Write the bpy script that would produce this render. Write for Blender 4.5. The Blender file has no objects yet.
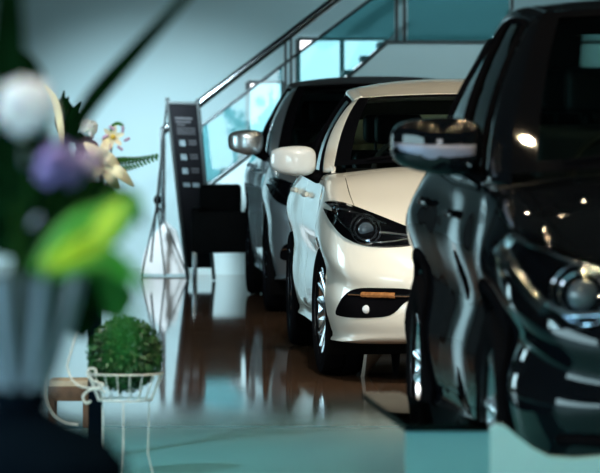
import bpy, bmesh, math, random
import numpy as np
from mathutils import Vector, Matrix
from mathutils.bvhtree import BVHTree

random.seed(7)
scn = bpy.context.scene
COL = scn.collection
PI = math.pi
F, HC, XC, YH = 4320.0, 1.35, 300.0, 105.0     # focal length in px, camera height, principal column, horizon row


def P(x, y, d):
    """world point seen at photo pixel (x, y) at distance d"""
    return Vector(((x - XC) * d / F, d, HC - (y - YH) * d / F))


# ------------------------------------------------------------------ materials
MATS = {}


def mat(name, col, rough=0.5, metal=0.0, coat=0.0, noise=0.0, nscale=8.0, bump=0.0, bscale=60.0,
        emit=None, estr=0.0, spec=0.5, sheen=0.0, trans=0.0, coat_rough=0.03, sss=0.0, ior=1.5):
    if name in MATS:
        return MATS[name]
    m = bpy.data.materials.new(name)
    m.use_nodes = True
    nt = m.node_tree
    b = nt.nodes['Principled BSDF']
    b.inputs['Base Color'].default_value = (*col, 1)
    b.inputs['Roughness'].default_value = rough
    b.inputs['Metallic'].default_value = metal
    b.inputs['Coat Weight'].default_value = coat
    b.inputs['Coat Roughness'].default_value = coat_rough
    b.inputs['Specular IOR Level'].default_value = spec
    b.inputs['IOR'].default_value = ior
    b.inputs['Transmission Weight'].default_value = trans
    if sss:
        b.inputs['Subsurface Weight'].default_value = sss
        b.inputs['Subsurface Scale'].default_value = 0.01
    if emit:
        b.inputs['Emission Color'].default_value = (*emit, 1)
        b.inputs['Emission Strength'].default_value = estr
    tc = nt.nodes.new('ShaderNodeTexCoord')
    if noise:
        n = nt.nodes.new('ShaderNodeTexNoise')
        n.inputs['Scale'].default_value = nscale
        n.inputs['Detail'].default_value = 4
        nt.links.new(tc.outputs['Object'], n.inputs['Vector'])
        r = nt.nodes.new('ShaderNodeMapRange')
        r.inputs['From Min'].default_value = 0.3
        r.inputs['From Max'].default_value = 0.7
        r.inputs['To Min'].default_value = 1 - noise
        r.inputs['To Max'].default_value = 1 + noise
        nt.links.new(n.outputs['Fac'], r.inputs['Value'])
        mx = nt.nodes.new('ShaderNodeVectorMath')
        mx.operation = 'SCALE'
        mx.inputs[0].default_value = col
        nt.links.new(r.outputs['Result'], mx.inputs['Scale'])
        nt.links.new(mx.outputs['Vector'], b.inputs['Base Color'])
    if bump:
        n = nt.nodes.new('ShaderNodeTexNoise')
        n.inputs['Scale'].default_value = bscale
        nt.links.new(tc.outputs['Object'], n.inputs['Vector'])
        bp = nt.nodes.new('ShaderNodeBump')
        bp.inputs['Strength'].default_value = bump
        bp.inputs['Distance'].default_value = 0.01
        nt.links.new(n.outputs['Fac'], bp.inputs['Height'])
        nt.links.new(bp.outputs['Normal'], b.inputs['Normal'])
    MATS[name] = m
    return m


def glass(name, tint, refl=1.0, rough=0.0, body=None, bodyfac=0.0):
    """thin pane: tinted see-through plus a Fresnel mirror"""
    m = bpy.data.materials.new(name)
    m.use_nodes = True
    nt = m.node_tree
    nt.nodes.clear()
    out = nt.nodes.new('ShaderNodeOutputMaterial')
    tr = nt.nodes.new('ShaderNodeBsdfTransparent')
    tr.inputs['Color'].default_value = (*tint, 1)
    gl = nt.nodes.new('ShaderNodeBsdfGlossy')
    gl.inputs['Roughness'].default_value = rough
    gl.inputs['Color'].default_value = (refl, refl, refl, 1)
    fr = nt.nodes.new('ShaderNodeFresnel')
    fr.inputs['IOR'].default_value = 1.5
    mx = nt.nodes.new('ShaderNodeMixShader')
    nt.links.new(fr.outputs['Fac'], mx.inputs['Fac'])
    src = tr
    if body:
        df = nt.nodes.new('ShaderNodeBsdfDiffuse')
        df.inputs['Color'].default_value = (*body, 1)
        m2 = nt.nodes.new('ShaderNodeMixShader')
        m2.inputs['Fac'].default_value = bodyfac
        nt.links.new(tr.outputs[0], m2.inputs[1])
        nt.links.new(df.outputs[0], m2.inputs[2])
        src = m2
    nt.links.new(src.outputs[0], mx.inputs[1])
    nt.links.new(gl.outputs['BSDF'], mx.inputs[2])
    nt.links.new(mx.outputs[0], out.inputs['Surface'])
    MATS[name] = m
    return m


def emitter(name, col, strength):
    m = bpy.data.materials.new(name)
    m.use_nodes = True
    nt = m.node_tree
    nt.nodes.clear()
    out = nt.nodes.new('ShaderNodeOutputMaterial')
    e = nt.nodes.new('ShaderNodeEmission')
    e.inputs['Color'].default_value = (*col, 1)
    e.inputs['Strength'].default_value = strength
    nt.links.new(e.outputs[0], out.inputs['Surface'])
    MATS[name] = m
    return m


# ------------------------------------------------------------------ mesh helpers
class MB:
    """collects shapes, then links them as ONE mesh object"""

    def __init__(self):
        self.v, self.f = [], []

    def add(self, vs, fs):
        b = len(self.v)
        self.v += [tuple(p) for p in vs]
        self.f += [tuple(i + b for i in q) for q in fs]
        return self

    def box(self, x0, x1, y0, y1, z0, z1, rot=None, bev=0.0, seg=2):
        bm = bmesh.new()
        bmesh.ops.create_cube(bm, size=1)
        for v in bm.verts:
            v.co = Vector(((x0 + x1) / 2 + v.co.x * (x1 - x0), (y0 + y1) / 2 + v.co.y * (y1 - y0), (z0 + z1) / 2 + v.co.z * (z1 - z0)))
        if bev:
            bmesh.ops.bevel(bm, geom=list(bm.edges), offset=bev, segments=seg, profile=0.6, affect='EDGES')
        if rot is not None:
            bmesh.ops.transform(bm, matrix=rot, verts=bm.verts)
        return self.bm(bm)

    def bm(self, bm):
        bm.verts.index_update()
        self.add([v.co[:] for v in bm.verts], [[v.index for v in f.verts] for f in bm.faces])
        bm.free()
        return self

    def tube(self, pts, r, seg=8, closed=False, flat=1.0):
        pts = [Vector(p) for p in pts]
        n = len(pts)
        rr = r if hasattr(r, '__len__') else [r] * n
        vs, fs = [], []
        up = None
        for i, p in enumerate(pts):
            a = pts[(i - 1) % n] if (closed or i > 0) else p
            c = pts[(i + 1) % n] if (closed or i < n - 1) else p
            t = (c - a).normalized()
            if up is None:
                up = Vector((0, 0, 1)) if abs(t.z) < 0.9 else Vector((0, 1, 0))
            s = t.cross(up)
            if s.length < 1e-6:
                s = t.orthogonal()
            s.normalize()
            up = s.cross(t).normalized()
            for k in range(seg):
                q = 2 * PI * k / seg
                vs.append(p + s * (math.cos(q) * rr[i]) + up * (math.sin(q) * rr[i] * flat))
        m = n if closed else n - 1
        for i in range(m):
            for k in range(seg):
                a, b = i * seg + k, i * seg + (k + 1) % seg
                c, d = ((i + 1) % n) * seg + (k + 1) % seg, ((i + 1) % n) * seg + k
                fs.append((a, b, c, d))
        if not closed:
            fs.append(tuple(range(seg - 1, -1, -1)))
            fs.append(tuple((n - 1) * seg + k for k in range(seg)))
        return self.add(vs, fs)

    def lathe(self, prof, seg=24, c=(0, 0, 0), axis='z'):
        vs, fs = [], []
        n = len(prof)
        for k in range(seg):
            q = 2 * PI * k / seg
            for (r, h) in prof:
                a, b = r * math.cos(q), r * math.sin(q)
                if axis == 'z':
                    vs.append((c[0] + a, c[1] + b, c[2] + h))
                elif axis == 'x':
                    vs.append((c[0] + h, c[1] + a, c[2] + b))
                else:
                    vs.append((c[0] + a, c[1] + h, c[2] + b))
        for k in range(seg):
            for i in range(n - 1):
                a, b = k * n + i, k * n + i + 1
                c2, d = ((k + 1) % seg) * n + i + 1, ((k + 1) % seg) * n + i
                fs.append((a, d, c2, b))
        return self.add(vs, fs)

    def ell(self, c, r, seg=20, rings=12, e=1.0, rot=None, warp=None):
        vs, fs = [], []
        sp = lambda v: math.copysign(abs(v) ** e, v)
        for i in range(rings + 1):
            t = PI * i / rings
            for k in range(seg):
                q = 2 * PI * k / seg
                p = Vector((sp(math.sin(t)) * sp(math.cos(q)) * r[0], sp(math.sin(t)) * sp(math.sin(q)) * r[1], sp(math.cos(t)) * r[2]))
                if warp:
                    p = warp(p)
                if rot is not None:
                    p = rot @ p
                vs.append(p + Vector(c))
        for i in range(rings):
            for k in range(seg):
                fs.append((i * seg + k, (i + 1) * seg + k, (i + 1) * seg + (k + 1) % seg, i * seg + (k + 1) % seg))
        return self.add(vs, fs)

    def grid(self, rows):
        """rows: list of equally long point lists"""
        n = len(rows[0])
        vs = [p for r in rows for p in r]
        fs = [(i * n + j, i * n + j + 1, (i + 1) * n + j + 1, (i + 1) * n + j) for i in range(len(rows) - 1) for j in range(n - 1)]
        return self.add(vs, fs)

    def prism(self, poly, d0, d1):
        """polygon of photo pixels, standing upright between distances d0 and d1"""
        n = len(poly)
        a = [P(x, y, d0) for x, y in poly]
        b = [Vector((p.x, d1, p.z)) for p in a]
        fs = [tuple(range(n)), tuple(range(2 * n - 1, n - 1, -1))]
        fs += [(i, i + n, (i + 1) % n + n, (i + 1) % n) for i in range(n)]
        return self.add(a + b, fs)

    def build(self, name, m, parent=None, smooth=35, thick=0.0, off=-1.0):
        me = bpy.data.meshes.new(name)
        me.from_pydata([tuple(p) for p in self.v], [], self.f)
        me.materials.append(m)
        bm = bmesh.new()
        bm.from_mesh(me)
        bmesh.ops.remove_doubles(bm, verts=bm.verts, dist=1e-6)
        bmesh.ops.recalc_face_normals(bm, faces=bm.faces)
        bm.to_mesh(me)
        bm.free()
        if smooth:
            me.shade_smooth()
            me.set_sharp_from_angle(angle=math.radians(smooth))
        o = bpy.data.objects.new(name, me)
        COL.objects.link(o)
        if parent is not None:
            o.parent = parent
        if thick:
            s = o.modifiers.new('thickness', 'SOLIDIFY')
            s.thickness = thick
            s.offset = off
        return o


def tag(o, label=None, cat=None, group=None, kind=None):
    if label: o['label'] = label
    if cat: o['category'] = cat
    if group: o['group'] = group
    if kind: o['kind'] = kind
    return o


def thing(name, label, cat, loc=(0, 0, 0), rz=0.0, group=None):
    o = bpy.data.objects.new(name, None)
    COL.objects.link(o)
    o.location = loc
    o.rotation_euler = (0, 0, rz)
    o.empty_display_size = 0.1
    return tag(o, label, cat, group)


def struct(o):
    o['kind'] = 'structure'
    return o


def recenter(o, loc):
    """move a mesh thing's origin to its base without moving the mesh"""
    loc = Vector(loc)
    o.data.transform(Matrix.Translation(-loc))
    o.location = loc
    return o


def pchip(tab):
    x = np.array([t[0] for t in tab], float)
    y = np.array([t[1] for t in tab], float)
    h = np.diff(x)
    d = np.diff(y) / h
    m = np.zeros(len(x))
    m[0], m[-1] = d[0], d[-1]
    for i in range(1, len(x) - 1):
        if d[i - 1] * d[i] > 0:
            w1, w2 = 2 * h[i] + h[i - 1], h[i] + 2 * h[i - 1]
            m[i] = (w1 + w2) / (w1 / d[i - 1] + w2 / d[i])

    def f(q):
        q = min(max(q, x[0]), x[-1])
        i = min(int(np.searchsorted(x, q, side='right')) - 1, len(x) - 2)
        t = (q - x[i]) / h[i]
        return float((2 * t**3 - 3 * t**2 + 1) * y[i] + (t**3 - 2 * t**2 + t) * h[i] * m[i] + (-2 * t**3 + 3 * t**2) * y[i + 1] + (t**3 - t**2) * h[i] * m[i + 1])
    return f


def catmull(pts, k, closed=False):
    """points through pts, k per span (numpy rows)"""
    pts = [np.array(p, float) for p in pts]
    n = len(pts)
    out = []
    for i in range(n if closed else n - 1):
        p1, p2 = pts[i], pts[(i + 1) % n]
        p0 = pts[i - 1] if (closed or i > 0) else 2 * p1 - p2
        p3 = pts[(i + 2) % n] if (closed or i < n - 2) else 2 * p2 - p1
        for j in range(k):
            t = j / k
            out.append(0.5 * ((2 * p1) + (p2 - p0) * t + (2 * p0 - 5 * p1 + 4 * p2 - p3) * t * t + (3 * p1 - p0 - 3 * p2 + p3) * t**3))
    if not closed:
        out.append(pts[-1])
    return out


# shared materials
M_rub = mat('tyre_rubber', (0.006, 0.006, 0.007), 0.75, bump=0.2, bscale=90, spec=0.0)
M_blk = mat('black_trim', (0.004, 0.004, 0.005), 0.5, noise=0.2, spec=0.0)
M_under = mat('underbody_black', (0.002, 0.002, 0.002), 0.95, noise=0.2, spec=0.1)
M_gloss = mat('piano_black', (0.003, 0.003, 0.004), 0.03, noise=0.1)
M_chrome = mat('chrome', (0.85, 0.88, 0.9), 0.08, metal=1.0, noise=0.02)
M_alloy = mat('alloy_rim', (0.62, 0.66, 0.70), 0.22, metal=1.0, noise=0.05)
M_alloyd = mat('dark_alloy_rim', (0.25, 0.30, 0.36), 0.22, metal=1.0, noise=0.05)
M_disc = mat('brake_steel', (0.35, 0.35, 0.36), 0.35, metal=1.0, noise=0.1)
M_seat = mat('seat_leather', (0.006, 0.007, 0.008), 0.5, noise=0.2, bump=0.1, spec=.1)
M_dash = mat('dashboard_plastic', (0.007, 0.007, 0.008), 0.7, noise=0.2, spec=0.2)
M_lens = mat('projector_lens', (0.05, 0.07, 0.09), 0.02, coat=1.0, noise=0.05)
M_amber = mat('amber_lens', (0.40, 0.17, 0.06), 0.2, coat=1.0, noise=0.35, nscale=60)
M_drl = mat('lamp_reflector', (0.75, 0.82, 0.88), 0.12, metal=1.0, noise=0.05)
M_white_lens = mat('clear_lamp_lens', (0.8, 0.85, 0.9), 0.1, coat=1.0, noise=0.05)
G_wind = glass('windscreen_glass', (0.62, 0.82, 0.76))
G_side = glass('side_window_glass', (0.66, 0.88, 0.86))
G_stair = glass('balustrade_glass', (0.56, 0.80, 0.83), body=(0.15, 0.50, 0.54), bodyfac=0.22)
G_lampcover = glass('lamp_cover_glass', (0.92, 0.96, 1.0))


# ------------------------------------------------------------------ cars
def patch_on(bvh, outline, guess_y, sgn, lift, rings=7, k=6, sink=0.006, centre=None):
    """a thin domed patch that follows the body: outline is (half x, z) seen from the front"""
    pts = catmull(outline, k, closed=True)
    c = np.mean(np.array(outline), axis=0) if centre is None else np.array(centre)
    vs, n = [], len(pts)

    def onbody(q, l):
        p = Vector((sgn * q[0], guess_y(q[0]), q[1]))
        hit = bvh.ray_cast(Vector((p.x, -1.0, p.z)), Vector((0, 1, 0)), 1.75)
        if hit[0] is None:
            hit = bvh.find_nearest(p)
        loc, nor = hit[0], hit[1]
        if nor.y > 0.3:
            nor = -nor
        return loc + nor * l
    fs = []
    for r in range(rings + 1):
        s = 1 - r / (rings + 0.0)
        l = lift if r > 0 else -sink
        s2 = s if r > 0 else 1.0
        if r == 0:
            for p in pts:
                vs.append(onbody(p, l))
            continue
        s2 = 1 - (r - 1) / rings
        for p in pts:
            vs.append(onbody(c + (p - c) * s2, l))
    for r in range(rings):
        for i in range(n):
            fs.append((r * n + i, r * n + (i + 1) % n, (r + 1) * n + (i + 1) % n, (r + 1) * n + i))
    fs.append(tuple(rings * n + i for i in range(n)))
    return vs, fs, onbody


def wheel_meshes(R, W, rr, spokes, m_rim, depth=0.02):
    """rim mesh + tyre mesh + disc mesh around local x axis, outer face towards -x"""
    t = MB()
    h = W / 2
    prof = [(rr - .005, h * .80), (rr + .012, h * .92), (R * .88, h), (R * .955, h * .93), (R * .99, h * .72), (R, h * .4), (R, 0.006),
            (R - .008, 0.004), (R - .008, -0.004), (R, -0.006), (R, -h * .4), (R * .99, -h * .72), (R * .955, -h * .93), (R * .88, -h), (rr + .012, -h * .92), (rr - .005, -h * .80)]
    t.lathe(prof, 56, axis='x')
    r = MB()
    r.lathe([(rr + .008, -h * .90), (rr + .012, -h * .80), (rr - .012, -h * .74), (rr - .03, -h * .3), (rr - .03, h * .8), (rr + .004, h * .85), (rr + .012, h * .7), (rr+.01, -h*.7), (rr + .008, -h * .90)], 56, axis='x')
    for k in range(spokes):
        a0 = 2 * PI * k / spokes
        for da in (-0.13, 0.13):
            a = a0 + da
            rows = []
            for u in np.linspace(0, 1, 6):
                rad = 0.045 + (rr - .055) * u + .0
                aa = a0 + da * (0.5 + 1.0 * u)
                w = 0.022 - .006 * u
                xo = -h * .62 - .035 * u * (1 - u) * 4 * 0 - h * .2 * u ** 2
                cy, cz = math.cos(aa) * rad, math.sin(aa) * rad
                ty, tz = -math.sin(aa), math.cos(aa)
                rows.append([(xo + .05, cy - ty * w, cz - tz * w), (xo + .006, cy - ty * w, cz - tz * w), (xo, cy - ty * w * .5, cz - tz * w * .5),
                             (xo, cy + ty * w * .5, cz + tz * w * .5), (xo + .006, cy + ty * w, cz + tz * w), (xo + .05, cy + ty * w, cz + tz * w)])
            r.grid(rows)
    r.lathe([(0.0, -h * .70), (.028, -h * .70), (.034, -h * .64), (.062, -h * .60), (.07, -h * .35), (.0, -h * .3)], 24, axis='x')
    d = MB()
    d.lathe([(0, -.01), (rr * .72, -.01), (rr * .72, .012), (0, .012)], 32, axis='x')
    d.box(-.035, .045, rr * .35, rr * .78, -.09, .09, bev=.012)
    return r, t, d


def build_car(S, label, cat='car', group=None):
    L, hw, WB, FO, R = S['L'], S['hw'], S['WB'], S['FO'], S['R']
    yoff = FO + WB / 2
    paint = S['paint']
    fw, fwe, fzc, fze, fzm, fzl, fzb = [pchip(S[k]) for k in ('w', 'we', 'zc', 'ze', 'zm', 'zl', 'zb')]
    root = thing('car', label, cat, group=group)
    # where it stands: outer face of the near front wheel is at S['at']
    yaw = S['yaw']
    rot = Matrix.Rotation(yaw, 3, 'Z')
    root.location = Vector((*S['at'], 0)) - rot @ Vector((-(hw - .01), -WB / 2, 0))
    root.rotation_euler = (0, 0, yaw)

    # ---- lower body loft
    ys = [0, .008, .02, .04, .065, .095, .13, .17, .215, .265, .32] + list(np.arange(.37, L - .34, .035)) + [L - .3, L - .25, L - .2, L - .155, L - .115, L - .08, L - .05, L - .025, L - .008, L]
    ys = np.array(ys)
    for yl in S['doors'] + S['hood']:
        ys[np.argmin(abs(ys - yl))] = yl
    K = 5

    def section(y):
        w, we, zc, ze, zm, zl, zb = fw(y), fwe(y), fzc(y), fze(y), fzm(y), fzl(y), fzb(y)
        ws = w - S.get('tuck', .05)
        c = [(0, zc), (we * .5, zc - .12 * (zc - ze)), (we * .86, ze + .42 * (zc - ze)), (we, ze), (we + (w - we) * .62, ze + (zm - ze) * .42), (w, zm),
             (w - S.get('hollow', .012), zl + .5 * (zm - zl)), (w - .012, zl), (ws, zb + .05), (ws - .07, zb), (0, zb)]
        return catmull(c, K)

    def shear(y, z):
        k = max(0.0, 1 - y / S['nose_len']) ** 2
        up = max(0, z - S['nose_z'])
        lo = max(0, S['lip_z'] - z)
        kr = max(0.0, 1 - (L - y) / .5) ** 2
        return k * (S['nose_k'] * up * up + S['lip_k'] * lo * lo) - kr * (.35 * max(0, z - .6) ** 1.5)

    n1 = len(section(1.0))          # from top centre to bottom centre on +x
    ringn = 2 * (n1 - 1)

    def ring(y, sc=1.0, zmid=None):
        s = section(y)
        pts = []
        for i in range(n1):
            pts.append((s[i][0], s[i][1]))
        for i in range(n1 - 2, 0, -1):
            pts.append((-s[i][0], s[i][1]))
        out = []
        for (x, z) in pts:
            if sc != 1:
                x *= sc
                z = zmid + (z - zmid) * sc
            out.append(Vector((x, y + shear(y, z), z)))
        return out

    rings, rid = [], []
    z0 = (fzc(0) + fzb(0)) / 2
    z1 = (fzc(L) + fzb(L)) / 2
    for sc in (.02, .25, .5, .72, .88):
        rings.append(ring(0, sc, z0)); rid.append(-1)
    for i, y in enumerate(ys):
        rings.append(ring(y)); rid.append(i)
    for sc in (.88, .72, .5, .25, .02):
        rings.append(ring(L, sc, z1)); rid.append(-2)

    # faces with panel ids: 0 body, 1 hood, 2.. doors
    hood0, hood1 = S['hood']
    d0, d1, d2 = S['doors']
    jh = 2 * K + 1
    js0, js1 = 3 * K + 1, 8 * K - 1

    def pid(i, j):
        if rid[i] < 0 or rid[i + 1] < 0:
            return 0
        y = (ys[rid[i]] + ys[rid[i + 1]]) / 2
        jj = j if j < n1 - 1 else ringn - 1 - j       # distance from the top centre
        if hood0 < y < hood1 and jj < jh:
            return 1
        if js0 <= jj < js1:
            left = 2 if j >= n1 - 1 else 4
            if d0 < y < d1: return left
            if d1 < y < d2: return left + 1
        if rid[i] >= 0 and hood1 + .12 < y < L - .5 and jj < 3 * K - 1:
            return 9                                   # floor of the cabin opening
        return 0

    allv = [p for r in rings for p in r]
    quads, pids = [], []
    for i in range(len(rings) - 1):
        for j in range(ringn):
            quads.append((i * ringn + j, i * ringn + (j + 1) % ringn, (i + 1) * ringn + (j + 1) % ringn, (i + 1) * ringn + j))
            pids.append(pid(i, j))
    bvh = BVHTree.FromPolygons(allv, quads)

    # wheel arches: faces inside the circle go, faces across it are snapped to it
    RA = S['RA']
    V = [p.copy() for p in allv]
    dead = set()
    zc_w = R
    for ya in (FO, FO + WB):
        inside = [abs(p.x) > .52 and (p.y - ya) ** 2 + (p.z - zc_w) ** 2 < RA * RA for p in allv]
        for qi, q in enumerate(quads):
            k = sum(inside[v] for v in q)
            if k == 4:
                dead.add(qi)
            elif k:
                if any(abs(allv[v].x) < .52 for v in q):
                    continue
        snap = set(v for qi, q in enumerate(quads) if qi not in dead for v in q if inside[v])
        for v in snap:
            p = V[v]
            dy, dz = p.y - ya, p.z - zc_w
            l = math.hypot(dy, dz) or 1
            p.y, p.z = ya + dy / l * RA, zc_w + dz / l * RA
    off = Vector((0, -yoff, 0))

    def panel(name, ids, m, gap=0.0, lip=0.02, parent=root):
        use = [q for qi, q in enumerate(quads) if qi not in dead and pids[qi] in ids]
        me = bpy.data.meshes.new(name)
        idx = sorted(set(v for q in use for v in q))
        mp = {v: i for i, v in enumerate(idx)}
        me.from_pydata([tuple(V[v] + off) for v in idx], [], [tuple(mp[v] for v in q) for q in use])
        bm = bmesh.new()
        bm.from_mesh(me)
        bmesh.ops.remove_doubles(bm, verts=bm.verts, dist=1e-5)
        bmesh.ops.recalc_face_normals(bm, faces=bm.faces)
        bm.normal_update()
        bnd = [e for e in bm.edges if e.is_boundary]
        if gap:
            mv = {}
            for v in set(v for e in bnd for v in e.verts):
                c = sum((f.calc_center_median() for f in v.link_faces), Vector()) / len(v.link_faces)
                mv[v] = (c - v.co).normalized() * gap
            for v, d in mv.items():
                v.co += d
        nor = {v: v.normal.copy() for e in bnd for v in e.verts}
        ex = bmesh.ops.extrude_edge_only(bm, edges=bnd)
        new = [g for g in ex['geom'] if isinstance(g, bmesh.types.BMVert)]
        for v in new:
            src = min((e.other_vert(v) for e in v.link_edges if e.other_vert(v) in nor), key=lambda u: (u.co - v.co).length, default=None)
            if src is not None:
                v.co = src.co - nor[src] * lip
        bmesh.ops.recalc_face_normals(bm, faces=bm.faces)
        bm.to_mesh(me)
        bm.free()
        me.materials.append(m)
        me.shade_smooth()
        me.set_sharp_from_angle(angle=math.radians(40))
        o = bpy.data.objects.new(name, me)
        COL.objects.link(o)
        o.parent = parent
        return o

    panel('body_shell', {0}, paint)
    panel('hood', {1}, paint, gap=.004)
    doors = {}
    for k in (2, 3, 4, 5):
        doors[k] = panel('door', {k}, paint, gap=.004)
    panel('cabin_deck', {9}, M_dash)

    # dark inner skin behind the shut lines, wheel wells and floor pan
    ub = MB()
    inner = []
    bmt = bmesh.new()
    for p in V:
        bmt.verts.new(p + off)
    bmt.verts.ensure_lookup_table()
    for qi, q in enumerate(quads):
        if qi not in dead:
            try:
                bmt.faces.new([bmt.verts[v] for v in q])
            except ValueError:
                pass
    bmesh.ops.recalc_face_normals(bmt, faces=bmt.faces)
    bmt.normal_update()
    for v in bmt.verts:
        inner.append(v.co - v.normal * .022)
    bmt.free()
    ub.add(inner, [q for qi, q in enumerate(quads) if qi not in dead])
    for ya in (FO, FO + WB):
        for s in (-1, 1):
            rows = []
            for q in np.linspace(-.25 * PI, 1.25 * PI, 30):
                rows.append([(s * x, ya - yoff + math.cos(q) * (RA + .012), max(.12, zc_w + math.sin(q) * (RA + .012))) for x in (.50, hw - .09, hw - .035)])
            ub.grid(rows)
            ub.lathe([(0, 0), (RA, 0)], 24, (s * .50, ya - yoff, zc_w), 'x')
    ub.box(-.62, .62, FO - yoff - .45, FO + WB - yoff + .5, fzb(1.5) - .055, fzb(1.5) + .03, bev=.02)
    ub.build('underbody', M_under, root)

    # ---- greenhouse
    (xa, ya_, za), (xt, yt, zt), (xm, ym, zmr), (xr, yr, zr), (xb, yb, zb_) = S['A0'], S['A1'], S['Rm'], S['C1'], S['C0']
    lerp = lambda a, b, t: tuple(np.array(a) * (1 - t) + np.array(b) * t)
    rail = catmull([S['A1'], S['Rm'], S['C1']], 12)
    wb0, wb1, wt0, wt1 = S['ws_bow']     # windscreen bow bottom/top, roof crown front/mid
    loc = lambda p: (p[0], p[1] - yoff, p[2])

    def wside(s):     # windscreen side edge
        p = np.array(S['A0']) * (1 - s) + np.array(S['A1']) * s
        p[2] += .03 * 4 * s * (1 - s)
        p[0] += .015 * 4 * s * (1 - s)
        return p

    def wrow(s, nu=25, inset=0.0):
        p = wside(s)
        bow = wb0 * (1 - s) + wb1 * s
        crown = .03 * (1 - s) + wt0 * s
        return [loc((u * p[0], p[1] - bow * (1 - u * u), p[2] + crown * (1 - abs(u) ** 2.2))) for u in np.linspace(-1, 1, nu)]
    MB().grid([wrow(s) for s in np.linspace(0, 1, 14)]).build('windscreen', G_wind, root, smooth=60)
    fr = MB()
    for s0, s1 in ((0.0, .055), (.945, 1.0)):
        fr.grid([[(x, y - .004, z + .003) for (x, y, z) in wrow(s)] for s in np.linspace(s0, s1, 3)])
    for s in (-1, 1):
        rows = []
        for q in np.linspace(0, 1, 12):
            r_ = wrow(q, 41)
            e = r_[:3] if s < 0 else r_[-3:]
            rows.append([(x, y - .004, z + .003) for (x, y, z) in e])
        fr.grid(rows)
    fr.build('windscreen_border', M_gloss, root, smooth=60)

    def roofrow(i, nu=25):
        t = i / (len(rail) - 1)
        p = rail[i]
        bow = wb1 * (1 - t) - .10 * t
        crown = wt0 + (wt1 - wt0) * math.sin(min(1, t * 1.6) * PI / 2)
        return [loc((u * p[0], p[1] - bow * (1 - u * u), p[2] + crown * (1 - abs(u) ** 2.6))) for u in np.linspace(-1, 1, nu)]
    MB().grid([roofrow(i) for i in range(len(rail))]).build('roof', S.get('roof_paint', paint), root, smooth=60, thick=.03)

    def crow(s, nu=17):
        p = np.array(S['C1']) * (1 - s) + np.array(S['C0']) * s
        bow = .10 * (1 - s) + .12 * s
        return [loc((u * p[0], p[1] + bow * (1 - u * u), p[2] + (wt1 * (1 - s)) * (1 - abs(u) ** 2.6))) for u in np.linspace(-1, 1, nu)]
    MB().grid([crow(s) for s in np.linspace(0, .75, 8)]).build('rear_window', G_side, root, smooth=60)
    MB().grid([crow(s) for s in np.linspace(.75, 1.25, 6)]).build('tailgate', paint, root, smooth=60)

    # side: belt curve below, rail curve above
    def belt(y):
        return np.array([fwe(y) - .012, y, fze(y) + .012])

    railx, railz = pchip([(p[1], p[0]) for p in rail]), pchip([(p[1], p[2]) for p in rail])

    def railp(y, dz=.0):
        return np.array([railx(y) + .0, y, railz(y) - dz])

    gb0, gb1, gt0, gt1 = S['side_glass']       # belt from/to, rail from/to
    split = S['pillars']                       # [(b, width)] fraction along

    def side_pt(t, s):
        b = belt(gb0 + (gb1 - gb0) * t)
        c = railp(gt0 + (gt1 - gt0) * t, .045)
        c[0] += .02
        p = b * (1 - s) + c * s
        p[0] += .035 * 4 * s * (1 - s) * S.get('bulge', 1)
        return p

    for sg in (-1, 1):
        side = lambda p, o=0: (sg * (p[0] + o), p[1] - yoff, p[2])
        edges = [0.0] + [q for b, w in split for q in (b - w / 2, b + w / 2)] + [1.0]
        for k in range(0, len(edges), 2):
            a, b = edges[k], edges[k + 1]
            MB().grid([[side(side_pt(t, s)) for s in np.linspace(0, 1, 9)] for t in np.linspace(a, b, 10)]).build('side_window', G_side, root, smooth=60)
            fm = MB()
            loop = [side(side_pt(a, s), .004) for s in np.linspace(0, 1, 9)] + [side(side_pt(t, 1), .004) for t in np.linspace(a, b, 10)[1:]] + \
                   [side(side_pt(b, s), .004) for s in np.linspace(1, 0, 9)[1:]] + [side(side_pt(t, 0), .004) for t in np.linspace(b, a, 10)[1:-1]]
            fm.tube(loop, .011, 6, closed=True)
            fm.build('window_frame', M_blk, root)
        for b, w in split:
            MB().grid([[side(side_pt(t, s), .006) for s in np.linspace(0, 1, 9)] for t in np.linspace(b - w / 2, b + w / 2, 4)]).build('door_pillar', M_gloss, root, smooth=60, thick=.02)
        # A pillar: from the windscreen edge round to the side glass
        rows = []
        for s in np.linspace(-.04, 1, 16):
            w_ = wside(max(s, 0)) if s >= 0 else wside(0) + (wside(0) - wside(.04))
            g_ = side_pt(0, max(s, 0) * .98 + .0)
            mid = w_ * .45 + g_ * .55
            mid[0] = max(w_[0], g_[0]) + .016
            mid[1] -= .01
            rows.append([side(q) for q in catmull([w_ - np.array([.01, 0, .02]), w_, mid, g_], 4)])
        MB().grid(rows).build('front_pillar', S.get('pillar_paint', paint), root, smooth=70, thick=.02)
        # sail / quarter below the pillar and cant rail above the windows
        MB().grid([[side(q) for q in catmull([side_pt(t, 1) - np.array([0, 0, .005]), side_pt(t, 1) * .4 + railp(gt0 + (gt1 - gt0) * t) * .6 + np.array([.014, 0, .006]),
                                               railp(gt0 + (gt1 - gt0) * t) + np.array([-.02, 0, .006])], 4)] for t in np.linspace(-.04, 1.02, 26)]).build('cant_rail', S.get('roof_paint', paint), root, smooth=70, thick=.015)
        # rear pillar
        rows = []
        for s in np.linspace(0, 1, 10):
            a_ = side_pt(1, 1 - s)
            b_ = np.array(S['C1']) * (1 - s) + np.array(S['C0']) * s
            mid = (a_ + b_) / 2
            mid[0] += .03
            rows.append([side(q) for q in catmull([a_, mid, b_], 6)])
        MB().grid(rows).build('rear_pillar', paint, root, smooth=70, thick=.02)
        # belt moulding and door handles
        MB().tube([side(belt(y), .014) for y in np.linspace(gb0 - .03, gb1 + .05, 20)], .010, 6).build('belt_moulding', S.get('belt_mat', M_blk), root)
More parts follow.
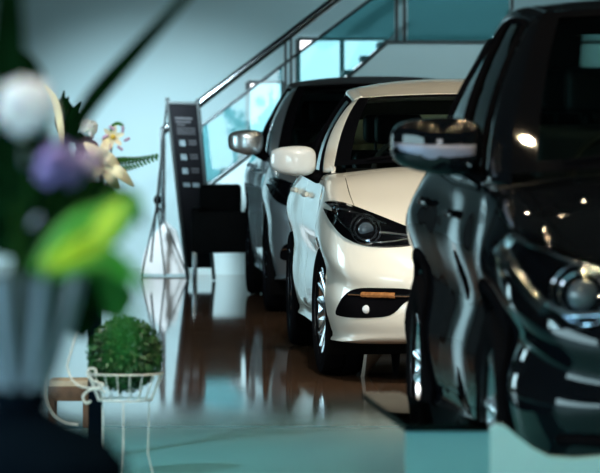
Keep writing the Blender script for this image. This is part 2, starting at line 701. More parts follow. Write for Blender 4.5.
        for (hy) in (d1 - .17, d2 - .2):
            hz = fze(hy) - .10
            pts = []
            for t in np.linspace(-1, 1, 9):
                q, nrm, _, _ = bvh.find_nearest(Vector((sg * hw, hy + t * .085, hz)))
                pts.append(q + Vector((sg * (.012 + .016 * (1 - t * t)), -yoff, 0)))
            dk = (2 if sg < 0 else 4) + (0 if hy < d1 else 1)
            MB().tube(pts, .011, 8, flat=1.3).build('door_handle', S.get('handle', paint), doors[dk])

    # ---- front face
    wtab = [(t, fw(t)) for t in np.linspace(0, 1.0, 60)]

    def gy(x):
        x = abs(x)
        for t, w in wtab:
            if w >= x:
                return t
        return 1.0
    for sg in (-1, 1):
        vs, fs, onb = patch_on(bvh, S['head'], gy, sg, .004)
        hl = MB().add([p + off for p in vs], fs).build('headlight', M_gloss, root, smooth=50)
        px, pz, pr = S['proj']
        q = onb((px, pz), .0) + off
        pj = MB()
        pj.ell((q.x, q.y + .005, q.z), (pr, pr * .75, pr), 20, 12)
        pj.build('projector', M_lens, hl)
        rg = MB()
        for rad, rt in ((pr * 1.25, .006), (pr * 1.7, .005)):
            rg.tube([onb((px + math.cos(t) * rad, pz + math.sin(t) * rad), .008) + off for t in np.linspace(0, 2 * PI, 28, endpoint=False)], rt, 6, closed=True)
        rg.build('lamp_ring', M_drl, hl)
        dr = MB()
        for strip, rt in S['drl']:
            dr.tube([onb(p, .009) + off for p in catmull(strip, 6)], rt, 6)
        dr.build('daytime_lamp', M_drl, hl)
        vs, fs, _ = patch_on(bvh, S['head'], gy, sg, .014, sink=-.002)
        MB().add([p + off for p in vs], fs).build('lamp_cover', G_lampcover, hl, smooth=50)
        if 'fog' in S:
            vs, fs, _ = patch_on(bvh, S['fog'], gy, sg, .003, centre=S.get('fog_c'))
            fg = MB().add([p + off for p in vs], fs).build('fog_lamp_housing', M_blk, root, smooth=50)
            fx, fz, frd = S['foglamp']
            q = onb((fx, fz), .0) + off
            MB().ell(q, (frd, frd * .6, frd), 16, 10).build('fog_lamp', M_white_lens, fg)
            st, rt = S['amber']
            MB().tube([onb(p, .009) + off for p in catmull(st, 6)], rt, 8, flat=1).build('indicator_strip', M_amber, fg)
            st, rt = S['fogchrome']
            MB().tube([onb(p, .010) + off for p in catmull(st, 6)], rt, 6).build('chrome_strip', M_chrome, fg)
    if 'grille' in S:
        gp = S['grille']
        full = gp + [(-x, z) for x, z in reversed(gp)]
        vs, fs, onb = patch_on(bvh, full, gy, 1, .004, k=4)
        gr = MB().add([p + off for p in vs], fs).build('grille', M_blk, root, smooth=50)
        MB().tube([onb(p, .012) + off for p in catmull(S['wing'] + [(-x, z) for x, z in reversed(S['wing'])], 6)], .013, 8).build('grille_wing', M_chrome, gr)
        bars = MB()
        zs_ = [p[1] for p in gp]
        for z in np.linspace(min(zs_) + .04, max(zs_) - .03, 6):
            bars.tube([onb((x, z), .008) + off for x in np.linspace(-.38, .38, 15)], .006, 6)
        bars.build('grille_bars', M_gloss, gr)
    # lower lip
    lip = MB()
    zlip = fzb(.1) + .03
    pts = []
    for x in np.linspace(-hw + .12, hw - .12, 33):
        q, nrm, _, _ = bvh.find_nearest(Vector((x, gy(x), zlip)))
        pts.append(q + off + Vector((0, -.004, 0)))
    lip.tube(pts, .022, 8, flat=.8)
    if S.get('lip_mat'):
        lip.build('bumper_lip', S['lip_mat'], root)
    if S.get('arch_trim'):
        for ya in (FO, FO + WB):
            for sg in (-1, 1):
                pts = []
                for q in np.linspace(-.08 * PI, 1.08 * PI, 30):
                    y_, z_ = ya + math.cos(q) * (RA + .015), R + math.sin(q) * (RA + .015)
                    c, nrm, _, _ = bvh.find_nearest(Vector((sg * hw, y_, max(z_, .25))))
                    pts.append(c + Vector((sg * .004, -yoff, 0)))
                MB().tube(pts, .014, 8, flat=1.6).build('arch_moulding', S['arch_trim'], root)

    # ---- mirrors
    mx, my, mz, ma, mb, mc = S['mirror']
    for sg in (-1, 1):
        def warp(p):
            o = -p.x / ma if True else 0                # 1 at the outer tip (built for the -x side)
            z = p.z * (1 - .22 * max(0, o)) + (.08 * mc if o > 0 else 0) * o
            return Vector((p.x, p.y * (1 - .25 * max(0, o)) + .35 * mb * max(0, o) ** 2, z))
        sc = Matrix.Diagonal((-sg if sg > 0 else 1, 1, 1))
        flip = lambda p: Vector((p.x * (1 if sg < 0 else -1), p.y, p.z))
        e = MB().ell((0, 0, 0), (ma, mb, mc), 32, 20, e=.55, warp=warp)
        e.v = [tuple(flip(Vector(p)) + Vector((sg * mx, my - yoff, mz))) for p in e.v]
        mo = e.build('wing_mirror', S.get('mirror_paint', paint), root, smooth=60)
        # lower trim + foot
        f = MB()
        f.tube([flip(Vector((ma * .55, .01, -mc * .75))) + Vector((sg * mx, my - yoff, mz)), flip(Vector((ma * 1.05, .02, -mc * 1.15))) + Vector((sg * mx, my - yoff, mz)),
                Vector((sg * (fwe(my) - .02), my - yoff + .03, fze(my) + .0))], [.035, .04, .055], 10, flat=.7)
        f.build('mirror_foot', M_blk, mo)
        t = MB()
        rows = []
        for u in np.linspace(-.96, .8, 16):
            row = []
            for a in np.linspace(-.62, -.38, 4) if S.get('strip') == 'low' else np.linspace(-.75, .05, 6):
                k = (1 - a * a) ** .275
                p = warp(Vector((u * ma * k, -mb * k * max(0, 1 - abs(u) ** (2 / .55)) ** .275 - .003, a * mc)))
                row.append(flip(p) + Vector((sg * mx, my - yoff, mz)))
            rows.append(row)
        if S.get('strip'):
            t.grid(rows).build('mirror_indicator', S['strip_mat'], mo, smooth=60, thick=.006)
        g = MB().ell((0, 0, 0), (ma * .85, .006, mc * .8), 24, 8, e=.8)
        g.v = [tuple(flip(Vector(p) + Vector((0, mb * 1.0, 0))) + Vector((sg * mx, my - yoff, mz))) for p in g.v]
        g.build('mirror_glass', M_chrome, mo)

    # ---- wheels
    rW = S['tyre_w']
    rm, tm, dm = wheel_meshes(R, rW, S['rim'], S['spokes'], S['rim_mat'])
    r0 = rm.build('wheel', S['rim_mat'], root, smooth=40)
    t0 = tm.build('tyre', M_rub, r0)
    b0 = dm.build('brake_disc', M_disc, r0)
    first = True
    for ya in (FO, FO + WB):
        for sg in (-1, 1):
            if first:
                r_ = r0
            else:
                r_ = r0.copy(); COL.objects.link(r_); r_.parent = root
                for ch in (t0, b0):
                    c = ch.copy(); COL.objects.link(c); c.parent = r_
            first = False
            r_.location = (sg * (hw - .012 - rW / 2), ya - yoff, R)
            r_.rotation_euler = (0, 0, (0 if sg < 0 else PI) + (S['steer'] if ya == FO else 0))

    # ---- cabin
    for k, (sx, sy) in enumerate(((-.36, .0), (.36, .0), (-.36, .85), (.36, .85))):
        st = MB()
        y = ya_ + 1.02 + sy - yoff
        zb2 = S['seat_z']
        st.box(sx - .25, sx + .25, y - .07, y + .07, zb2 - .55, zb2, rot=None, bev=.05, seg=3)
        so = st.build('seat', M_seat, root, smooth=50)
        hd = MB()
        hd.box(sx - .13, sx + .13, y - .03, y + .07, zb2 + .04, zb2 + .20, bev=.04, seg=3)
        for dx in (-.06, .06):
            hd.tube([(sx + dx, y + .02, zb2 - .02), (sx + dx, y + .02, zb2 + .07)], .007, 6)
        hd.build('headrest', M_seat, so, smooth=50)
    sw = MB()
    cy, cz = ya_ + .42 - yoff, za - .03
    sw.tube([(-.36 + .18 * math.cos(t), cy + .07 * math.sin(t), cz + .16 * math.sin(t)) for t in np.linspace(0, 2 * PI, 28, endpoint=False)], .015, 8, closed=True)
    sw.build('steering_wheel', M_dash, root)
    ds = MB()
    ds.grid([[(u * (xa - .06), ya_ - .12 - yoff - wb0 * .5 * (1 - u * u) + q, za - .03 + .02 * math.sin(q * 5) - .04 * (q > .4)) for u in np.linspace(-1, 1, 11)] for q in (0, .15, .3, .45, .5)])
    ds.build('dashboard', M_dash, root)
    # wipers
    wp = MB()
    for a, b in (((-.10), (.50)), ((-.62), (-.06))):
        pa = wrow(.03, 41); pb = wrow(.10, 41)
        ia, ib = int((a / xa + 1) * 20), int((b / xa + 1) * 20)
        wp.tube([Vector(pa[ia]) + Vector((0, -.02, .012)), (Vector(pa[ia]) + Vector(pb[ib])) / 2 + Vector((0, -.035, .02)), Vector(pb[ib]) + Vector((0, -.012, .014))], .008, 6)
    wp.build('wiper', M_blk, root)
    rv = MB()
    rv.box(-.12, .12, yt - .12 - yoff, yt - .09 - yoff, zt - .14, zt - .07, bev=.012)
    rv.build('rear_view_mirror', M_dash, root)
    return root


P_white = mat('pearl_white_paint', (0.88, 0.85, 0.76), 0.35, metal=0.0, coat=0.9, noise=0.01, nscale=3, coat_rough=.02)
P_black = mat('black_metallic_paint', (0.003, 0.004, 0.006), 0.5, metal=0.0, coat=0.9, noise=0.1, nscale=200, coat_rough=0.012, spec=0.0)
P_grey = mat('blue_grey_metallic_paint', (0.42, 0.53, 0.59), 0.30, metal=0.75, coat=1.0, noise=0.05, nscale=200)
P_brown = mat('dark_roof_paint', (0.022, 0.012, 0.011), 0.45, noise=0.05, nscale=100, spec=0.1)

YAW = math.radians(3.3)

hatch = dict(
    L=4.46, hw=.8975, WB=2.70, FO=.93, R=.325, RA=.362, yaw=YAW, at=(.09, 21.6), paint=P_white, steer=math.radians(3.5),
    w=[(0, .52), (.04, .64), (.10, .74), (.2, .82), (.4, .872), (.7, .894), (1.0, .8975), (1.35, .872), (2.1, .874), (2.8, .880), (3.2, .893), (3.6, .8975), (4.1, .85), (4.35, .76), (4.46, .58)],
    we=[(0, .49), (.04, .60), (.1, .69), (.2, .765), (.4, .82), (.7, .83), (1.1, .825), (1.4, .82), (2.5, .825), (3.4, .80), (4.1, .74), (4.46, .5)],
    zc=[(0, .63), (.05, .705), (.2, .785), (.6, .915), (1.1, 1.03), (1.3, 1.045), (2.0, 1.0), (3.4, 1.0), (4.2, 1.05), (4.46, .95)],
    ze=[(0, .57), (.05, .665), (.2, .775), (.4, .85), (.7, .91), (1.1, .97), (1.4, .985), (2.5, .985), (3.5, 1.0), (4.2, 1.0), (4.46, .88)],
    zm=[(0, .5), (.4, .62), (1, .70), (2.5, .74), (3.6, .78), (4.46, .7)],
    zl=[(0, .36), (.5, .40), (4.46, .42)],
    zb=[(0, .215), (.3, .19), (.8, .185), (4.0, .2), (4.46, .30)],
    nose_len=.95, nose_z=.48, nose_k=1.1, lip_z=.36, lip_k=2.2, doors=[1.42, 2.47, 3.32], hood=[.20, 1.15], hollow=.028,
    A0=(.775, 1.42, 1.035), A1=(.595, 2.12, 1.385), Rm=(.60, 2.75, 1.435), C1=(.55, 3.55, 1.37), C0=(.68, 4.15, 1.03), ws_bow=(.27, .07, .02, .06),
    side_glass=(1.60, 3.62, 2.20, 3.30), pillars=[(.12, .025), (.50, .06)], seat_z=1.10,
    head=[(.862, .858), (.81, .866), (.68, .822), (.52, .758), (.42, .715), (.50, .672), (.68, .666), (.785, .70), (.845, .775)],
    proj=(.70, .745, .040), drl=[([(.84, .82), (.78, .745), (.70, .688), (.59, .686), (.50, .70)], .005), ([(.83, .842), (.74, .815), (.60, .765)], .007), ([(.64, .725), (.57, .72), (.49, .71)], .010)],
    fog=[(.838, .346), (.81, .42), (.75, .465), (.64, .472), (.50, .466), (.48, .43), (.53, .40), (.59, .345), (.68, .328), (.81, .326)], fog_c=(.69, .40),
    foglamp=(.705, .368, .022), amber=([(.72, .437), (.64, .437), (.57, .437)], .014), fogchrome=([(.78, .437), (.64, .437), (.46, .437)], .007),
    grille=[(.0, .70), (.30, .69), (.40, .665), (.36, .50), (.28, .36), (.0, .34)], wing=[(.46, .685), (.40, .60), (.30, .43), (.15, .37), (.0, .36)],
    mirror=(.975, 1.60, 1.062, .118, .085, .078), mirror_paint=mat('white_mirror_cap', (.80, .84, .84), .3, coat=.9, noise=.01), tyre_w=.205, rim=.225, spokes=8, rim_mat=M_alloy,
)
suv = dict(
    L=4.55, hw=.92, WB=2.70, FO=.92, R=.36, RA=.41, yaw=YAW, at=(.577, 13.5), paint=P_black, steer=0.0,
    w=[(0, .55), (.04, .68), (.10, .77), (.2, .84), (.4, .895), (.7, .915), (.95, .925), (1.2, .913), (1.5, .878), (2.0, .890), (2.4, .884), (2.8, .894), (3.1, .908), (3.6, .925), (4.2, .88), (4.45, .78), (4.55, .6)],
    we=[(0, .52), (.04, .64), (.1, .72), (.2, .785), (.4, .83), (.7, .84), (1.1, .84), (1.4, .845), (2.5, .85), (3.4, .83), (4.1, .78), (4.55, .5)],
    zc=[(0, .80), (.05, .87), (.2, .95), (.6, 1.05), (1.1, 1.13), (1.3, 1.14), (2.0, 1.08), (3.4, 1.10), (4.2, 1.12), (4.55, 1.0)],
    ze=[(0, .74), (.05, .83), (.2, .915), (.4, .965), (.7, 1.01), (1.1, 1.06), (1.4, 1.08), (2.5, 1.09), (3.5, 1.12), (4.2, 1.12), (4.55, .95)],
    zm=[(0, .62), (.4, .76), (1, .84), (2.5, .88), (3.6, .92), (4.55, .8)],
    zl=[(0, .45), (.5, .50), (4.55, .52)],
    zb=[(0, .32), (.3, .27), (.8, .25), (4.0, .26), (4.55, .36)],
    nose_len=.95, nose_z=.62, nose_k=1.0, lip_z=.48, lip_k=2.4, doors=[1.38, 2.45, 3.35], hood=[.20, 1.10], hollow=.05,
    A0=(.79, 1.30, 1.125), A1=(.60, 2.02, 1.66), Rm=(.615, 2.75, 1.69), C1=(.56, 4.00, 1.61), C0=(.70, 4.40, 1.15), ws_bow=(.27, .07, .02, .045),
    side_glass=(1.50, 3.75, 2.08, 3.72), pillars=[(.10, .025), (.45, .06)], seat_z=1.28, pillar_paint=P_black, belt_mat=M_chrome,
    head=[(.898, .96), (.84, .965), (.72, .90), (.55, .83), (.46, .80), (.52, .745), (.70, .70), (.82, .70), (.88, .80)],
    proj=(.70, .79, .05), drl=[([(.885, .90), (.85, .81), (.80, .745)], .026), ([(.88, .92), (.83, .80), (.74, .735), (.60, .745)], .012), ([(.86, .945), (.74, .885), (.58, .82)], .008)],
    grille=[(.0, .84), (.36, .82), (.48, .79), (.42, .62), (.34, .46), (.0, .44)], wing=[(.54, .80), (.48, .70), (.36, .53), (.18, .46), (.0, .45)],
    mirror=(.997, 1.62, 1.215, .150, .10, .095), strip='mid', strip_mat=mat('mirror_lamp_lens', (.26, .28, .40), .38, metal=.2, coat=.3, coat_rough=.15, noise=.1),
    tyre_w=.225, rim=.235, spokes=5, rim_mat=M_alloy, arch_trim=M_blk, lip_mat=M_blk,
)
crossover = dict(
    L=4.275, hw=.8825, WB=2.57, FO=.85, R=.335, RA=.38, yaw=YAW, at=(-.235, 28.3), paint=P_grey, steer=0.0, roof_paint=P_brown, pillar_paint=P_grey,
    w=[(0, .53), (.04, .65), (.10, .74), (.2, .81), (.4, .86), (.7, .878), (1.0, .8825), (1.4, .87), (2.2, .87), (3.0, .878), (3.5, .8825), (3.9, .85), (4.15, .76), (4.275, .58)],
    we=[(0, .50), (.04, .61), (.1, .69), (.2, .75), (.4, .79), (.7, .80), (1.1, .80), (1.4, .81), (2.5, .815), (3.2, .79), (3.9, .74), (4.275, .5)],
    zc=[(0, .74), (.05, .81), (.2, .87), (.6, .97), (1.05, 1.05), (1.2, 1.06), (2.0, 1.0), (3.2, 1.02), (4.0, 1.05), (4.275, .95)],
    ze=[(0, .68), (.05, .77), (.2, .84), (.4, .89), (.7, .93), (1.05, .98), (1.4, 1.0), (2.5, 1.02), (3.3, 1.05), (4.0, 1.05), (4.275, .9)],
    zm=[(0, .58), (.4, .70), (1, .77), (2.5, .80), (3.4, .84), (4.275, .75)],
    zl=[(0, .42), (.5, .46), (4.275, .48)],
    zb=[(0, .26), (.3, .22), (.8, .21), (3.8, .22), (4.275, .32)],
    nose_len=.95, nose_z=.58, nose_k=1.0, lip_z=.44, lip_k=2.4, doors=[1.30, 2.32, 3.12], hood=[.20, 1.03],
    A0=(.76, 1.28, 1.045), A1=(.59, 1.92, 1.475), Rm=(.60, 2.55, 1.50), C1=(.55, 3.50, 1.43), C0=(.68, 4.00, 1.08), ws_bow=(.25, .07, .02, .05),
    side_glass=(1.46, 3.40, 1.99, 3.20), pillars=[(.11, .025), (.48, .06)], seat_z=1.18,
    head=[(.855, .86), (.81, .865), (.68, .815), (.52, .77), (.46, .75), (.52, .70), (.66, .69), (.78, .71), (.84, .77)],
    proj=(.67, .78, .045), drl=[([(.84, .86), (.78, .77), (.70, .725), (.56, .735)], .008), ([(.82, .875), (.70, .83), (.56, .785)], .008)],
    fog=[(.80, .38), (.78, .45), (.71, .48), (.60, .48), (.54, .44), (.58, .38), (.68, .355), (.77, .355)],
    foglamp=(.69, .41, .028), amber=([(.74, .455), (.66, .46), (.58, .455)], .007), fogchrome=([(.78, .43), (.68, .44), (.58, .435)], .006),
    grille=[(.0, .77), (.33, .755), (.45, .73), (.40, .56), (.32, .41), (.0, .39)], wing=[(.50, .745), (.45, .65), (.34, .48), (.17, .41), (.0, .40)],
    mirror=(.965, 1.50, 1.10, .118, .085, .085), mirror_paint=mat('silver_mirror_cap', (.60, .66, .68), .25, metal=.8, coat=1.0, noise=.05), tyre_w=.205, rim=.225, spokes=8, rim_mat=M_alloyd, lip_mat=M_blk,
)
build_car(suv, 'glossy black SUV nearest the camera, filling the right edge')
build_car(hatch, 'pearl white car in the middle, between the black SUV and the blue-grey car')
build_car(crossover, 'blue-grey car with a dark roof, behind the white car')

# ------------------------------------------------------------------ room
M_wall = mat('pale_wall_paint', (0.50, 0.74, 0.79), 0.7, noise=0.02, nscale=1.5)
M_wall2 = mat('white_stair_paint', (0.56, 0.77, 0.81), 0.6, noise=0.02, nscale=2)
M_dark = mat('dark_wall_paint', (0.05, 0.06, 0.065), 0.8, noise=0.1)
M_ceil = mat('dark_ceiling_paint', (0.005, 0.007, 0.008), 0.9, noise=0.1)
M_steel = mat('brushed_steel', (0.22, 0.27, 0.29), 0.22, metal=1.0, noise=0.08, nscale=30)
M_dsteel = mat('dark_steel', (0.10, 0.13, 0.14), 0.5, metal=1.0, noise=0.08, nscale=30)
M_frame = mat('window_frame_metal', (0.06, 0.08, 0.085), 0.45, metal=0.5, noise=0.1)

X0, X1, Y0, Y1, ZT = -6.5, 8.0, -3.0, 35.7, 4.6


def floor_mat():
    m = bpy.data.materials.new('polished_brown_tile')
    m.use_nodes = True
    nt = m.node_tree
    b = nt.nodes['Principled BSDF']
    tc = nt.nodes.new('ShaderNodeTexCoord')
    mp = nt.nodes.new('ShaderNodeMapping')
    mp.inputs['Rotation'].default_value = (0, 0, math.radians(3.3))
    nt.links.new(tc.outputs['Object'], mp.inputs['Vector'])
    br = nt.nodes.new('ShaderNodeTexBrick')
    br.offset = 0.0
    br.inputs['Scale'].default_value = 1.0
    br.inputs['Brick Width'].default_value = 0.8
    br.inputs['Row Height'].default_value = 0.8
    br.inputs['Mortar Size'].default_value = 0.004
    br.inputs['Color1'].default_value = (0.13, 0.072, 0.042, 1)
    br.inputs['Color2'].default_value = (0.16, 0.09, 0.052, 1)
    br.inputs['Mortar'].default_value = (0.19, 0.15, 0.12, 1)
    nt.links.new(mp.outputs['Vector'], br.inputs['Vector'])
    nt.links.new(br.outputs['Color'], b.inputs['Base Color'])
    n = nt.nodes.new('ShaderNodeTexNoise')
    n.inputs['Scale'].default_value = 1.6
    nt.links.new(tc.outputs['Object'], n.inputs['Vector'])
    bp = nt.nodes.new('ShaderNodeBump')
    bp.inputs['Strength'].default_value = 0.03
    bp.inputs['Distance'].default_value = 0.01
    nt.links.new(n.outputs['Fac'], bp.inputs['Height'])
    nt.links.new(bp.outputs['Normal'], b.inputs['Normal'])
    # fading reflection painted in: teal tint and roughness grow towards the camera
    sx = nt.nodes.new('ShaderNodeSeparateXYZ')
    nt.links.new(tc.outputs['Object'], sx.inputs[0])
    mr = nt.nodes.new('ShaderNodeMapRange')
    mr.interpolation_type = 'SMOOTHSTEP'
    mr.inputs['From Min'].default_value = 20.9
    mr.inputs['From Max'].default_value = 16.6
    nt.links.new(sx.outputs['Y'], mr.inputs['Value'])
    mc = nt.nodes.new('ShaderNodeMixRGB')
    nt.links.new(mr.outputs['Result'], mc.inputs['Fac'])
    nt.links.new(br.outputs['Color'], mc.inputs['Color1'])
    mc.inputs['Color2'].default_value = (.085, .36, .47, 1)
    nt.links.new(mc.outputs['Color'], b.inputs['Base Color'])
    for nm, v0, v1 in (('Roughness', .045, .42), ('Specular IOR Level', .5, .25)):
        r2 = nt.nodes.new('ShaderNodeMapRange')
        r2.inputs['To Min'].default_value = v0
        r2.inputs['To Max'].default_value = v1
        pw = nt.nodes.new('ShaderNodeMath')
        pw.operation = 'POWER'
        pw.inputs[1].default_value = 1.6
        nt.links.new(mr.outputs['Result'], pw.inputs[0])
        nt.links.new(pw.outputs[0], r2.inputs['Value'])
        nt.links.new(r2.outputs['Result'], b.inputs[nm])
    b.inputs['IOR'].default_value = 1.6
    return m


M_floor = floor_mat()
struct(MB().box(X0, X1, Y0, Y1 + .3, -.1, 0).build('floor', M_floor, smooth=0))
struct(MB().box(X0, X1, Y1, Y1 + .2, 0, ZT).build('wall_back', M_wall, smooth=0))
struct(MB().box(X1, X1 + .2, Y0, Y1, 0, ZT).build('wall_right', M_dark, smooth=0))
ceil = struct(MB().box(X0, X1, Y0, Y1, ZT, ZT + .1).build('ceiling', M_ceil, smooth=0))
# left wall: pier strips between tall windows
E_left = emitter('daylight_left', (0.58, 0.90, 1.0), 8.5)
E_front = emitter('daylight_front', (0.86, 0.94, 1.0), 9.0)
E_back = emitter('daylight_outside', (0.80, 0.93, 1.0), 3.2)
nt_ = E_back.node_tree
n_ = nt_.nodes.new('ShaderNodeTexVoronoi'); n_.inputs['Scale'].default_value = 3.2
t_ = nt_.nodes.new('ShaderNodeTexCoord'); nt_.links.new(t_.outputs['Object'], n_.inputs['Vector'])
r_ = nt_.nodes.new('ShaderNodeValToRGB')
r_.color_ramp.elements[0].color = (.58, .76, .86, 1); r_.color_ramp.elements[0].position = .1
r_.color_ramp.elements[1].color = (1, .97, 1, 1); r_.color_ramp.elements[1].position = .9
nt_.links.new(n_.outputs['Color'], r_.inputs['Fac'])
nt_.links.new(r_.outputs['Color'], nt_.nodes['Emission'].inputs['Color'])
wl = MB()
wl.box(X0 - .2, X0, Y0, Y1, 0, .35)
wl.box(X0 - .2, X0, Y0, Y1, 2.7, ZT)
wins = [(1.5, 12.6), (23.0, 26.5)]
prev = Y0
for a, b in wins:
    wl.box(X0 - .2, X0, prev, a, .35, 2.7)
    prev = b
wl.box(X0 - .2, X0, prev, Y1, .35, 2.7)
struct(wl.build('wall_left', M_dark, smooth=0))
wn = 1


def window(boxargs, m, bars, nm):
    o = struct(MB().box(*boxargs).build('window_%d' % nm, m, smooth=0))
    fr = MB()
    for b in bars:
        fr.box(*b)
    fr.build('window_frame', M_frame, o, smooth=0)
    return o


for a, b in wins:
    mids = [a, b]
    window((X0 - .16, X0 - .12, a, b, .35, 2.7), E_left, [(X0 - .12, X0 - .04, y - .05, y + .05, .35, 2.7) for y in mids] + [(X0 - .12, X0 - .04, a, b, z - .04, z + .04) for z in (.4, 2.66)], wn)
    wn += 1
# front wall behind the camera with glass doors
wf = MB()
wf.box(X0, X1, Y0 - .2, Y0, 2.9, ZT)
wf.box(X0, X1, Y0 - .2, Y0, 0, .2)
fw_ = [(-2.6, -.3)]
prev = X0
for a, b in fw_:
    wf.box(prev, a, Y0 - .2, Y0, .2, 2.9)
    prev = b
wf.box(prev, X1, Y0 - .2, Y0, .2, 2.9)
struct(wf.build('wall_front', M_dark, smooth=0))
for a, b in fw_:
    window((a, b, Y0 - .16, Y0 - .12, .2, 2.9), E_front, [(x - .05, x + .05, Y0 - .12, Y0 - .04, .2, 2.9) for x in (a, b)] + [(a, b, Y0 - .12, Y0 - .04, z - .04, z + .04) for z in (.24, 2.86)], wn)
    wn += 1
# two windows in the back wall beyond the stair glass
def pix_window(x0, x1, y0, y1, d, nm, cols, rows):
    a, b = P(x0, y1, d), P(x1, y0, d)
    bars = [(x - .02, x + .02, d - .05, d - .012, a.z, b.z) for x in np.linspace(a.x, b.x, cols + 1)] + [(a.x, b.x, d - .05, d - .012, z - .015, z + .015) for z in np.linspace(a.z, b.z, rows + 1)]
    return window((a.x, b.x, d - .01, d, a.z, b.z), E_back, bars, nm)


pix_window(248, 283, 82, 133, Y1 - .005, wn, 1, 1); wn += 1
pix_window(298, 386, 39, 84, Y1 - .005, wn, 2, 1); wn += 1

# downlights in the ceiling
E_lamp = emitter('warm_downlight', (1.0, 0.80, 0.50), 1000.0)
for x in (-2.0, -.4, 1.0, 2.2, 3.4, 4.8):
    for y in (6.0, 9.0, 12.0, 15.5):
        jx, jy = random.uniform(-.3, .3), random.uniform(-.5, .5)
        l = MB().lathe([(0, 0), (.05, 0), (.05, .01), (0, .01)], 16, (x + jx, y + jy, ZT - .02)).build('downlight', E_lamp, ceil)
        MB().lathe([(.05, -.004), (.085, -.004), (.085, .02), (.05, .02)], 20, (x + jx, y + jy, ZT - .022)).build('downlight_ring', M_frame, l)

for i_, (cx, cy) in enumerate(((-3.3, 31.0), (-4.2, 26.0), (-4.6, 20.5))):  # unseen columns, added to put streaks into the black SUV's reflections
    struct(MB().box(cx - .28, cx + .28, cy - .28, cy + .28, 0, ZT, bev=.01).build('column_%d' % (i_ + 1), M_wall2 if i_ == 1 else M_dark, smooth=30))
dr1 = struct(MB().box(-6.1, -4.3, Y1 - .06, Y1 - .005, 0, 2.6).build('added_door', M_dark, smooth=0))  # unseen door, added as a dark shape for the SUV side to reflect
MB().tube([(-5.1, Y1 - .1, .9), (-5.1, Y1 - .1, 1.4)], .02, 8).build('door_handle', M_steel, dr1)
for x in (.5, 1.3, 2.1, 2.9, 3.8):
    for y in (18.0, 20.0, 22.0, 24.5, 27.5):
        jx, jy = random.uniform(-.4, .4), random.uniform(-.7, .7)
        l = MB().lathe([(0, 0), (.024, 0), (.024, .01), (0, .01)], 16, (x + jx, y + jy, ZT - .02)).build('downlight', E_lamp, ceil)
        MB().lathe([(.024, -.004), (.06, -.004), (.06, .02), (.024, .02)], 20, (x + jx, y + jy, ZT - .022)).build('downlight_ring', M_frame, l)

# ------------------------------------------------------------------ stair
DS = 34.4
zf0 = YH + HC * F / DS
st = thing('staircase', 'white staircase with steel handrail and glass balustrade against the back wall', 'staircase', (P(300, 270, DS).x, DS, 0))
so = Vector(st.location)


def stbuild(mb, name, m, parent=st, **k):
    mb.v = [tuple(Vector(p) - so) for p in mb.v]
    return mb.build(name, m, parent, **k)


stringer = MB().prism([(186, 203), (345, 80), (386, 43), (386, 84), (640, 84), (640, zf0), (186, zf0)], DS, DS + .95)
stbuild(stringer, 'stair_side', M_wall2, smooth=0)
landing = MB().prism([(386, 43), (640, 43), (640, 84), (386, 84)], DS, DS + 1.25)
ld = stbuild(landing, 'landing', M_wall2, smooth=0)
lt = MB().prism([(385, 40.5), (640, 40.5), (640, 43), (383, 43)], DS - .02, DS + 1.25)
stbuild(lt, 'landing_edge', M_frame, smooth=0)
treads = MB()
for k in range(12):
    t = k / 11
    c = P(192 + (386 - 192) * t, 200 + (44 - 200) * t, DS)
    treads.box(c.x - .06, c.x + .14, DS + .02, DS + 1.2, c.z - .02, c.z + .02)
stbuild(treads, 'treads', M_frame, smooth=0)
hr = MB().tube([P(163, 131, DS - .05), P(170, 126, DS - .05), P(340, -4, DS - .05), P(440, -80, DS - .05)], .034, 12)
stbuild(hr, 'handrail', M_steel)
lr = MB().tube([P(196, 130, DS), P(300, 52, DS), P(375, -4, DS), P(440, -52, DS)], .012, 8)
stbuild(lr, 'glass_rail', M_dsteel)
br = MB().tube([P(206, 187, DS - .01), P(346, 79, DS - .01), P(386, 43, DS - .01)], .014, 8)
stbuild(br, 'glass_shoe', M_dsteel)
for (x, w, y0, y1) in ((163, 5, 128, 236), (285.5, 2.6, 38, 172), (291, 2.6, 34, 172), (396.5, 3, -50, 42), (404.5, 3, -55, 42), (512, 3, -60, 42)):
    a = P(x, y0, DS); b = P(x, y1, DS); r = w / 2 * DS / F
    stbuild(MB().box(a.x - r, a.x + r, DS - .02, DS + .03, b.z, a.z, bev=.003), 'baluster_post', M_steel if w > 4 else M_frame, smooth=30)
for poly in ([(203, 126), (282, 66), (282, 128), (214, 181), (203, 181)], [(297, 55), (372, -2), (394, -18), (394, 34), (380, 46), (346, 76), (297, 114)], [(408, -40), (509, -40), (509, 40), (408, 40)]):
    stbuild(MB().prism(poly, DS + .01, DS + .022), 'glass_panel', G_stair, smooth=0)

# upper level wall seen dark above the landing
fb = MB().prism([(165, 222), (157, 230), (149, 241), (144, 253), (140, 274), (187, 274), (181, 250), (176, 232)], 34.0, 34.35).build('flared_plinth', mat('white_gloss_lacquer', (.85, .93, .95), .35, noise=.02), smooth=30)
recenter(fb, (P(163, 274, 34).x, 34.1, 0)); 
for v in fb.data.vertices:
    pass
tag(fb, 'white flared plinth standing at the foot of the stair behind the poster stand', 'plinth')

# poster stand (A-frame)
DP = 33.2
zf = lambda d: YH + HC * F / d          # floor row at distance d
ps = thing('poster_stand', 'tall black A-frame poster stand with pale print beside the black armchair', 'sign', (P(186, 270, DP).x, DP, 0))
po = Vector(ps.location)


def psb(mb, name, m, parent=ps, **k):
    mb.v = [tuple(Vector(p) - po) for p in mb.v]
    return mb.build(name, m, parent, **k)


def lean(x, y, off=0.0):     # board leans back: top further away
    yb = zf(DP)
    t = (yb - y) / (yb - 100)
    return P(x, y, DP + .0 - off) + Vector((0, .28 * t, 0))


